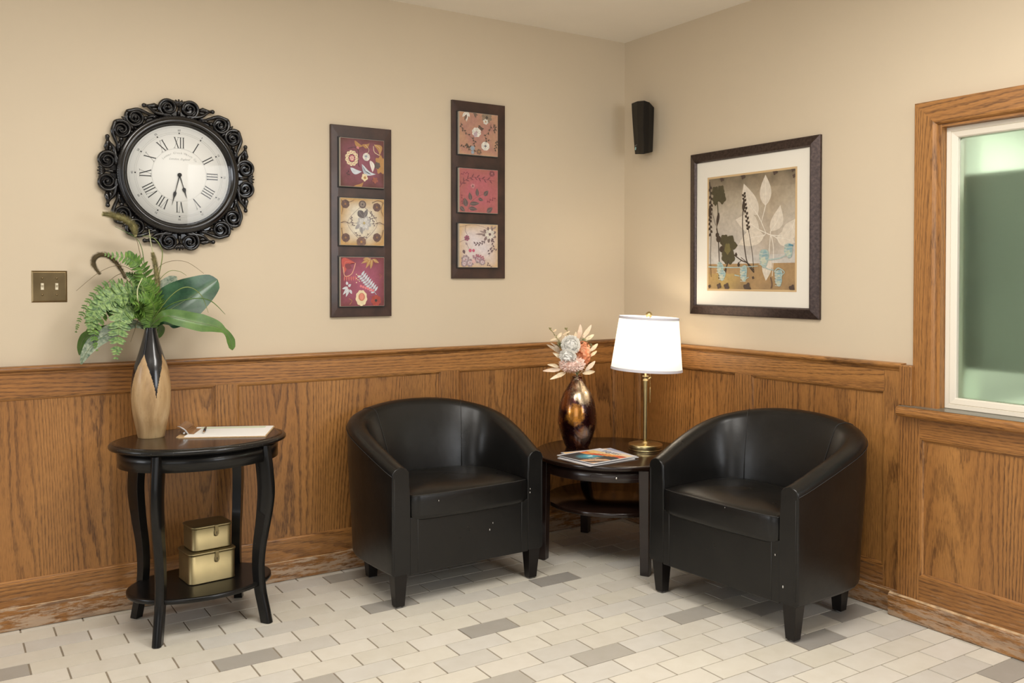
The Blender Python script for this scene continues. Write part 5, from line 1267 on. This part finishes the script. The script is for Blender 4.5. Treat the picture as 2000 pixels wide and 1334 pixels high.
def frond(path, plen, name, mat, parent, npair=26, seed=0, face=None):
    rr_ = random.Random(seed); P = bez(path, 60); mb = MB()
    mb.tube(P[::2], [lerp(0.0014, 0.0005, i/30) for i in range(len(P[::2]))], 5, mat=1)
    face = Vector(face or (-0.25, -1, 0.25))
    for i in range(npair):
        u = 0.14+0.85*i/(npair-1); k = int(u*60); k = min(k, 59); p = P[k]; t_ = (P[k+1]-P[max(k-1, 0)]).normalized()
        nn = (face-t_*face.dot(t_)).normalized(); sd = t_.cross(nn)
        ln = plen*1.28*interp([(0, .45), (.25, 1), (.5, .92), (.8, .6), (1, .16)], (u-.14)/.86)*rr_.uniform(.9, 1.08); wd = max(0.0026, ln*0.17+plen*0.05)
        for sg in (-1, 1):
            d = (sd*sg+t_*0.35+nn*rr_.uniform(-.15, .25)).normalized(); w_ = t_*wd; a = p; 
            q = [a-w_*0.7, a+d*ln*0.35-w_*0.95+nn*ln*.05, a+d*ln*0.75-w_*0.6+nn*ln*.03, a+d*ln-nn*ln*.08, a+d*ln*0.75+w_*0.6+nn*ln*.03, a+d*ln*0.35+w_*0.95+nn*ln*.05, a+w_*0.7]
            c = [a+nn*0.0, a+d*ln*0.35-nn*ln*.03, a+d*ln*0.75-nn*ln*.02]
            Q = [mb.vert(x) for x in q]; C = [mb.vert(x) for x in c]
            for fc in ((Q[0], Q[1], C[1], C[0]), (Q[1], Q[2], C[2], C[1]), (Q[2], Q[3], C[2]), (Q[6], C[0], C[1], Q[5]), (Q[5], C[1], C[2], Q[4]), (Q[4], C[2], Q[3])): mb.face(fc, 0, smooth=True)
    return mb.build(name, [mat, 'rachis'], parent)
NK = (292, 646)
def pp3(lst): return [pt(x, y, d) for x, y, d in lst]
neck = Vector((V1.x, V1.y, 1.049))
def from_neck(lst): return [neck+Vector((0, 0, -0.02)), neck+Vector((0, 0, 0.03))]+pp3(lst)
fern = thing('fern', 'bushy green artificial fern spilling to the left out of the wooden vase', 'plant', neck)
def build_rel(o, root):
    o.parent = root; o.matrix_parent_inverse = Matrix.Translation(-root.location); return o
FR = [
 ([(286, 606, -.17), (262, 596, -.21), (240, 608, -.24), (231, 650, -.25), (226, 702, -.245)], .047, 'fernpale', (-0.1, -1, 0.1)),
 ([(285, 592, -.16), (262, 575, -.20), (228, 577, -.22), (198, 594, -.23), (182, 620, -.23), (176, 648, -.225)], .042, 'fernpale', (-0.1, -1, 0.4)),
 ([(283, 585, -.12), (245, 556, -.12), (205, 559, -.12), (176, 585, -.12), (157, 620, -.12), (148, 650, -.12)], .018, 'fern', (-0.2, -1, 0.3)),
 ([(291, 575, -.14), (276, 524, -.15), (250, 505, -.16), (204, 497, -.16)], .032, 'fern', (-0.1, -1, 0.1)),
 ([(283, 606, -.15), (237, 592, -.19), (203, 612, -.21), (184, 650, -.22), (190, 686, -.22)], .028, 'fern', (0.3, -1, 0.2)),
 ([(284, 597, -.13), (246, 580, -.15), (200, 590, -.16), (176, 620, -.17), (178, 660, -.17)], .030, 'fern', (-0.2, -1, 0.2)),
 ([(300, 606, -.19), (303, 580, -.22), (292, 556, -.25), (275, 545, -.26)], .032, 'fern', (0.1, -1, 0.2)),
 ([(286, 612, -.19), (276, 600, -.23), (268, 588, -.26), (258, 592, -.28)], .036, 'fern', (0.0, -1, 0.5)),
 ([(296, 600, -.13), (286, 565, -.12), (268, 545, -.12), (246, 535, -.12)], .034, 'fern', (0.0, -1, 0.3)),
 ([(300, 620, -.19), (300, 596, -.23), (288, 582, -.26), (262, 582, -.28)], .034, 'fern', (0.0, -1, 0.3)),
 ([(288, 620, -.17), (272, 607, -.20), (258, 612, -.23), (250, 622, -.25)], .030, 'fern', (0.0, -1, 0.5)),
]
for i, (lst, pl_, mt_, fc) in enumerate(FR): build_rel(frond(from_neck(lst), pl_, 'frond', mt_, None, 26 if len(lst) < 5 else 36, i, fc), fern)
def bigleaf(name, label, lst, widths, mat, nrm, cup=.18, direct=False, cat='leaf'):
    path = pp3(lst) if direct else from_neck(lst)
    t_ = thing(name, label, cat, neck, 0, 'broad leaves in the wooden vase')
    mb = MB(); leafmesh(mb, path, widths, nrm, cup); build_rel(mb.build('blade', mat, None), t_)
    mb = MB(); P = bez(path, 22); mb.tube([p+Vector((0, -0.0006, 0)) for p in P], [lerp(.0022, .0005, i/22) for i in range(23)], 5); build_rel(mb.build('midrib', 'rachis', None), t_)
    return t_
bigleaf('broad_leaf', 'large rounded dark green leaf right of the wooden vase', [(310, 620, -.165), (328, 607, -.175), (356, 590, -.185), (388, 570, -.19), (425, 546, -.185)],
        [(0, .0015), (.30, .002)]+[(.30+.70*k/20, max(.001, .081*math.sin(PI*(k/20)**.85)**.52)) for k in range(1, 21)], 'leafdark', (-0.15, -1, 0.25), .25)
bigleaf('broad_leaf', 'greyish mottled leaf standing upright behind the large dark leaf', [(303, 622, -.12), (312, 585, -.11), (325, 560, -.10), (345, 540, -.09)],
        [(0, .002), (.3, .006), (.5, .028), (.75, .036), (.92, .02), (1, .001)], 'leafgrey', (-0.5, -1, 0.0))
bigleaf('broad_leaf', 'long light green leaf reaching right and folding down at its tip', [(302, 630, -.20), (322, 617, -.25), (350, 622, -.275), (385, 630, -.285), (420, 637, -.28), (440, 648, -.275), (450, 664, -.27), (454, 684, -.265)],
        [(0, .0015), (.2, .004), (.3, .018), (.42, .030), (.58, .034), (.7, .020), (.76, .010), (.82, .012), (.9, .016), (.96, .012), (1, .001)], 'leafgreen', (-0.1, -1, 0.35), .2)
bigleaf('broad_leaf', 'short dark leaf curling just above the vase neck on the right', [(303, 632, -.17), (318, 625, -.19), (333, 629, -.20), (343, 634, -.20)],
        [(0, .002), (.3, .012), (.6, .022), (.85, .014), (1, .001)], 'leafdark', (0, -1, 0.5))
bigleaf('broad_leaf', 'small green leaf hanging behind the black neck of the vase', [(301, 640, -.12), (309, 640, -.10), (312, 648, -.095), (305, 662, -.09)],
        [(0, .002), (.4, .010), (.7, .020), (.9, .012), (1, .001)], 'leafgreen', (0, -1, 0.1))
bigleaf('broad_leaf', 'mottled grey-green leaf arching low to the left toward the chair rail', [(284, 640, -.16), (262, 633, -.18), (238, 638, -.20), (210, 652, -.21), (184, 670, -.21), (168, 690, -.21), (158, 712, -.205)],
        [(0, .0015), (.2, .003), (.3, .010), (.45, .022), (.62, .028), (.8, .022), (.92, .012), (1, .001)], 'leafgrey', (-0.2, -1, 0.4))
bigleaf('broad_leaf', 'green leaf with drooping tip at the far lower left of the arrangement', [(280, 634, -.13), (250, 632, -.12), (205, 640, -.12), (175, 652, -.12), (160, 668, -.12), (155, 694, -.12)],
        [(0, .0015), (.45, .003), (.6, .010), (.78, .018), (.92, .012), (1, .001)], 'leafgreen', (0.2, -1, 0.2))
bigleaf('broad_leaf', 'small upright green leaf above the fern, left of the foxtail stems', [(288, 590, -.13), (280, 545, -.13), (268, 518, -.14), (256, 500, -.145), (250, 490, -.145)],
        [(0, .001), (.55, .0015), (.68, .010), (.84, .014), (.95, .008), (1, .001)], 'leafgreen', (0.2, -1, 0))
def foxtail(label, stem, head, r_, mat, seed):
    t_ = thing('foxtail_grass', label, 'grass', neck, 0, 'foxtail grass stems')
    rr_ = random.Random(seed)
    mb = MB(); mb.tube(bez(from_neck(stem)+pp3(head[:1]), 24), 0.0011, 5); build_rel(mb.build('stem', 'bladebrown', None), t_)
    P = bez(pp3(head), 40); mb = MB(); mb.tube(P, [r_*0.42*math.sin(PI*min(1, .12+.88*i/40*0.98))**.5+.001 for i in range(41)], 7)
    for i in range(3400):
        u = rr_.random()*0.97; k = min(39, int(u*40)); p = P[k].lerp(P[k+1], u*40-k); tt_ = (P[k+1]-P[k]).normalized()
        d = Vector((rr_.gauss(0, 1), rr_.gauss(0, 1), rr_.gauss(0, 1))); d = (d-tt_*d.dot(tt_)).normalized(); d = (d+tt_*0.85).normalized()
        ln = r_*1.55*interp([(0, .6), (.15, 1), (.75, .9), (1, .45)], u)*rr_.uniform(.75, 1.2); s_ = d.cross(tt_).normalized()*0.0009
        mb.poly([p-s_, p+s_, p+d*ln])
    build_rel(mb.build('seed_head', mat, None), t_)
foxtail('tallest foxtail, its seed head bent left over the clock frame', [(288, 600, -.14), (282, 538, -.14), (270, 480, -.15)], [(265, 462, -.15), (260, 443, -.155), (244, 429, -.16), (222, 421, -.165), (202, 418, -.17)], .0155, 'foxtail', 1)
foxtail('brown foxtail hooked over on the left of the arrangement', [(284, 600, -.13), (262, 562, -.13)], [(246, 545, -.13), (232, 520, -.13), (214, 502, -.13), (196, 498, -.13), (184, 506, -.13), (184, 520, -.13), (196, 536, -.13)], .0130, 'foxtailbrown', 2)
foxtail('short upright foxtail straight above the vase', [(297, 605, -.17)], [(304, 590, -.19), (308, 560, -.20), (306, 535, -.20), (302, 512, -.20), (298, 494, -.20)], .0125, 'foxtail', 3)
def blade(lst, w_, mat, label, w2=.0006):
    path = bez(from_neck(lst), 40); mb = MB(); n = 40
    t_ = tag(mb, None, None) if False else None
    rings = []
    for i, p in enumerate(path):
        tt_ = (path[min(i+1, n)]-path[max(i-1, 0)]).normalized(); nn = Vector((0, -1, .2)); nn = (nn-tt_*nn.dot(tt_)).normalized(); sd = tt_.cross(nn)
        u = i/n; w = interp([(0, w_*.5), (.5, w_), (.85, w_*.8), (1, w2)], u); rings.append([p-sd*w-nn*0, p+nn*w*0.5, p+sd*w, p-nn*w*.3])
    mb.loft(rings, smooth=True); o = mb.build('grass_blade', mat); tag(o, label, 'grass', 'long grass blades')
blade([(300, 600, -.16), (309, 545, -.16), (317, 502, -.17), (314, 482, -.17), (300, 465, -.17), (277, 460, -.17)], .0018, 'blade', 'grass blade rising to the clock rim and bending left')
blade([(300, 590, -.12), (306, 530, -.11), (330, 511, -.10), (365, 512, -.09), (398, 534, -.08)], .0010, 'bladebrown', 'thin brown grass stem arching highest to the right')
blade([(298, 590, -.12), (310, 550, -.11), (330, 530, -.11), (350, 530, -.11), (364, 538, -.11)], .0012, 'blade', 'short grass blade arching right behind the large dark leaf')
blade([(303, 618, -.20), (330, 582, -.25), (355, 563, -.28), (376, 563, -.285), (395, 580, -.28), (407, 611, -.27)], .0018, 'blade', 'green grass blade arching across the large dark leaf')
blade([(303, 622, -.20), (335, 594, -.25), (380, 583, -.285), (412, 588, -.28), (440, 614, -.27)], .0022, 'leafgreen', 'longer grass blade crossing the large leaf with a pale drooping end')
blade([(288, 590, -.13), (270, 541, -.14), (237, 519, -.16), (197, 530, -.18), (149, 568, -.19)], .0010, 'bladebrown', 'long thin grass stem sweeping furthest left')
blade([(284, 600, -.12), (256, 540, -.11), (232, 536, -.11), (205, 558, -.11), (180, 592, -.11)], .0011, 'bladebrown', 'brown grass stem curving left behind the fern')
blade([(288, 612, -.13), (278, 600, -.16), (270, 588, -.28), (269, 564, -.285), (278, 543, -.28)], .0022, 'bladepale', 'pale flat grass blade standing in front of the fern', .002)
blade([(284, 628, -.16), (272, 622, -.18), (263, 645, -.19), (255, 668, -.19)], .0012, 'bladebrown', 'short brown grass blade hanging left of the vase neck')
blade([(299, 590, -.12), (302, 520, -.11), (294, 470, -.11), (291, 448, -.11)], .0022, 'bladepale', 'pale upright grass blade behind the short foxtail')
blade([(291, 600, -.15), (281, 510, -.15), (275, 480, -.15), (262, 462, -.15), (225, 443, -.15)], .0014, 'leafgreen', 'grass blade bending left under the tallest foxtail')

# ---- bouquet in the bronze vase
VN = Vector((V2.x, V2.y, V2.z+0.32))
BY = V2.y
def q3(x, y, d=0.0): return pt(1050+x/8.893, 620+y/8.893, BY+d)
def stem_to(mb, p, r_=.0016, m_=0): mb.tube(bez([VN+Vector((0, 0, -0.04)), VN+Vector((0, 0, 0.015))+(p-VN)*0.05, VN.lerp(p, .6)+Vector((0, 0, .005)), p], 14), r_, 5, mat=m_)
def petal(mb, c, d, upv_, ln, w_, curl=.25, mat=0):
    d = d.normalized(); s_ = d.cross(upv_).normalized(); rings = []
    for i in range(6):
        u = i/5; w = w_*math.sin(PI*min(.93, .12+.78*u))**.8; p = c+d*(ln*u)+upv_*(curl*ln*u*u)
        rings.append([p-s_*w+upv_*w*.25, p-s_*w*.5, p-upv_*w*.06, p+s_*w*.5, p+s_*w+upv_*w*.25])
    mb.loft(rings, mat, smooth=True, caps=(False, False), closed=False)
def rose(label, c, ax, r_, seed, flat=0.8):
    t_ = thing('rose', label, 'flower', c, 0, 'white roses'); rr_ = random.Random(seed); mb = MB(); ax = ax.normalized()
    a = ax.orthogonal().normalized(); b = ax.cross(a)
    def loc(v): return a*v.x+b*v.y+ax*v.z*flat
    prof_n = 14
    rings = [[loc(Vector((r_*.74*math.sin(PI*i/prof_n)*math.cos(2*PI*k/18), r_*.74*math.sin(PI*i/prof_n)*math.sin(2*PI*k/18), r_*.74*math.cos(PI*i/prof_n)))) for k in range(18)] for i in range(prof_n+1)]
    mb.loft(rings, smooth=True)
    for i in range(64):
        z_ = 1-1.75*(i+.5)/64; ph = i*2.399963+rr_.uniform(-.2, .2); s_ = math.sqrt(max(0, 1-z_*z_)); n_ = Vector((s_*math.cos(ph), s_*math.sin(ph), z_))
        t1 = Vector((-n_.x*n_.z, -n_.y*n_.z, s_*s_+.02)).normalized(); t1 = (t1-n_*t1.dot(n_)).normalized(); t2 = n_.cross(t1); w_ = r_*rr_.uniform(.26, .38); f0 = rr_.uniform(0, 6); rows = []
        for k in range(5):
            u = k/4; row = []
            for m_ in range(7):
                q_ = -1+m_/3; p = n_*(r_*(.68+.20*u+.16*u*u))+t1*(w_*(u-.45)*1.5*(1-.15*q_*q_))+t2*(w_*q_*(.6+.5*u)); p += n_*(r_*.05*u*math.sin(f0+q_*6.0)); row.append(loc(p))
            rows.append(row)
        mb.loft(rows, smooth=True, caps=(False, False), closed=False)
    mb.build('petals', 'rose', t_)
    mb = MB(); stem_to(mb, c-ax*r_*.2); o = mb.build('stem', 'flowerstem', None); build_rel(o, t_)
toC = (CAM-VN).normalized()
rose('upper white rose in the bouquet of the bronze vase', q3(575, 475, -.035), toC+Vector((0, 0, .25)), .0415, 1)
rose('lower white rose, tilted, just above the pink pompon', q3(525, 680, -.045), toC+Vector((-.35, 0, -.7)), .0375, 2, 0.62)
pm = thing('chrysanthemum', 'pale pink pompon chrysanthemum at the front bottom of the bouquet', 'flower', q3(600, 815, -.035)); rr_ = random.Random(5); mb = MB()
for i in range(520):
    z_ = rr_.uniform(-1, 1); ph = rr_.uniform(0, 2*PI); s_ = math.sqrt(1-z_*z_); d = Vector((s_*math.cos(ph), s_*math.sin(ph), z_))
    e = Vector((d.x*.069, d.y*.055, d.z*.045)); sdv = d.orthogonal().normalized()*.0035; nn = d.cross(sdv).normalized()*.0015
    tipv = e*rr_.uniform(.9, 1.06); mb.poly([e*.45-sdv*.5, e*.85-sdv, tipv+nn, e*.85+sdv, e*.45+sdv*.5], smooth=False)
mb.sphere((0, 0, 0), 1, 12, sc=(.046, .038, .034)); mb.build('petals', 'mum', pm)
mb = MB(); stem_to(mb, pm.location.copy()); build_rel(mb.build('stem', 'flowerstem', None), pm)
hy = thing('hydrangea', 'coral orange cluster of small blossoms on the right of the bouquet', 'flower', q3(800, 620, -.01)); mb = MB()
upc = _up
for i in range(95):
    z_ = rr_.uniform(-1, 1); ph = rr_.uniform(0, 2*PI); s_ = math.sqrt(1-z_*z_); d = Vector((s_*math.cos(ph), s_*math.sin(ph), z_))
    c = Vector((d.x*.033, d.y*.03, d.z*.055)); a = d.orthogonal().normalized(); b = d.cross(a); a0 = rr_.uniform(0, PI)
    for k in range(4):
        q_ = a*math.cos(a0+k*PI/2)+b*math.sin(a0+k*PI/2); r_ = d.cross(q_); ln = .0098
        mb.poly([c, c+q_*ln*.6-r_*ln*.5+d*.002, c+q_*ln+d*.003, c+q_*ln*.6+r_*ln*.5+d*.002])
mb.sphere((0, 0, 0), 1, 10, sc=(.024, .022, .045)); mb.build('blossoms', 'coral', hy)
mb = MB(); stem_to(mb, hy.location.copy()); build_rel(mb.build('stem', 'flowerstem', None), hy)
def sprig_leaves(name, label, leaves, mat, d0, hub_):
    hb = q3(*hub_, d0); t_ = thing(name, label, 'dried leaves', VN, 0, 'dried cream leaf sprigs')
    mb = MB(); stem_to(mb, hb, .0013)
    for (x0, y0), (x1, y1), w_ in leaves: mb.tube([hb, q3(x0, y0, d0)], .0008, 5)
    build_rel(mb.build('stem', 'driedleaf', None), t_)
    for i, ((x0, y0), (x1, y1), w_) in enumerate(leaves):
        a_, b_ = q3(x0, y0, d0), q3(x1, y1, d0-.012+.02*(i % 2)); mid = a_.lerp(b_, .5)+Vector((0, -.006, .002))
        mb = MB(); leafmesh(mb, [a_, mid, b_], [(0, .001), (.2, w_*.7), (.45, w_), (.75, w_*.6), (1, .0006)], toC+Vector((0, 0, .1*(-1)**i)), .25, nx=4); build_rel(mb.build('leaf', mat if not isinstance(mat, list) else mat[i % len(mat)], None), t_)
sprig_leaves('dried_leaf_sprig', 'cream pointed leaves fanning out at the top right of the bouquet', [((705, 385), (745, 118), .0115), ((765, 375), (935, 128), .0105), ((810, 410), (978, 295), .0095), ((635, 380), (665, 250), .0075)], ['driedpink', 'driedpink', 'driedleaf', 'driedleaf'], 0.02, (720, 450))
sprig_leaves('dried_leaf_sprig', 'cream leaves pointing right behind the coral blossoms', [((905, 590), (1045, 455), .0095), ((895, 680), (1030, 582), .0075), ((865, 690), (900, 520), .006)], 'driedleaf', 0.015, (820, 640))
sprig_leaves('dried_leaf_sprig', 'pinkish leaves below the coral blossoms at the lower right', [((830, 925), (1000, 758), .0105), ((780, 975), (998, 942), .0105)], ['driedpink', 'driedleaf'], -0.02, (770, 930))
sprig_leaves('dried_leaf_sprig', 'large cream leaves spreading to the lower left of the pompon', [((365, 860), (172, 820), .0085), ((400, 905), (90, 930), .0105), ((490, 955), (215, 1077), .0105)], ['driedleaf', 'driedpink', 'driedleaf'], -0.02, (520, 900))
sprig_leaves('dried_leaf_sprig', 'brownish leaves pointing left beside the white roses', [((415, 640), (155, 470), .0090), ((385, 705), (265, 615), .0085), ((400, 590), (225, 440), .006)], ['driedbrown', 'driedleaf', 'driedbrown'], 0.0, (450, 700))
sprig_leaves('dried_leaf_sprig', 'thin pale see-through leaves at the top left of the bouquet', [((500, 400), (465, 300), .008), ((330, 360), (420, 265), .0075), ((330, 370), (220, 400), .006), ((265, 255), (325, 205), .004), ((440, 300), (560, 240), .0045)], 'driedleaf', 0.02, (430, 470))
def budstem(label, pts, seed):
    rr_ = random.Random(seed); P = bez([VN+Vector((0, 0, .02))]+[q3(*p, 0.01) for p in pts], 30); mb = MB(); mb.tube(P, [lerp(.0013, .0009, i/30) for i in range(31)], 5)
    for i in range(26):
        p = P[min(30, 18+i//2)]+Vector((rr_.uniform(-.004, .004), rr_.uniform(-.004, .004), rr_.uniform(-.003, .005))); mb.sphere(p, .0017, 5)
    for i in range(9): mb.sphere(P[30]+Vector((rr_.uniform(-.005, .005), rr_.uniform(-.004, .004), rr_.uniform(-.004, .004))), .0022, 5)
    tag(mb.build('bud_stem', 'olive'), label, 'stem', 'olive bud stems')
budstem('olive budded stem leaning furthest left at the top of the bouquet', [(500, 640), (380, 420), (290, 290), (215, 195)], 1)
budstem('olive budded stem standing upright above the upper rose', [(560, 600), (540, 360), (515, 250), (495, 190)], 2)
rr_ = random.Random(11)
def filler(label, c, spread, n, seed):
    rr_ = random.Random(seed); mb = MB(); c3 = q3(*c, 0.01); stem_to(mb, c3, .0012)
    for i in range(n):
        d = Vector((rr_.gauss(0, 1), rr_.gauss(0, .7), rr_.gauss(.2, 1))).normalized()*spread*rr_.uniform(.4, 1.1); mb.tube([c3, c3+d*.6, c3+d], [.0006, .0005, .0004], 3)
        for k in range(6):
            e = c3+d*rr_.uniform(.3, 1.05)+Vector((rr_.gauss(0, .003), rr_.gauss(0, .003), rr_.gauss(0, .003))); s_ = Vector((rr_.gauss(0, 1), rr_.gauss(0, 1), rr_.gauss(0, 1))).normalized()*.003; r_ = s_.orthogonal().normalized()*.0016
            mb.poly([e, e+s_+r_, e+s_*2, e+s_-r_])
    tag(mb.build('filler_greenery', 'babygreen'), label, 'greenery', 'fine filler greenery')
filler('fine grey-green filler left of the upper white rose', (390, 480), .035, 34, 1)
filler('fine green filler between the cream leaves and coral blossoms', (800, 420), .030, 26, 2)
filler('small sprig of filler at the right edge behind the cream leaves', (915, 490), .016, 10, 3)
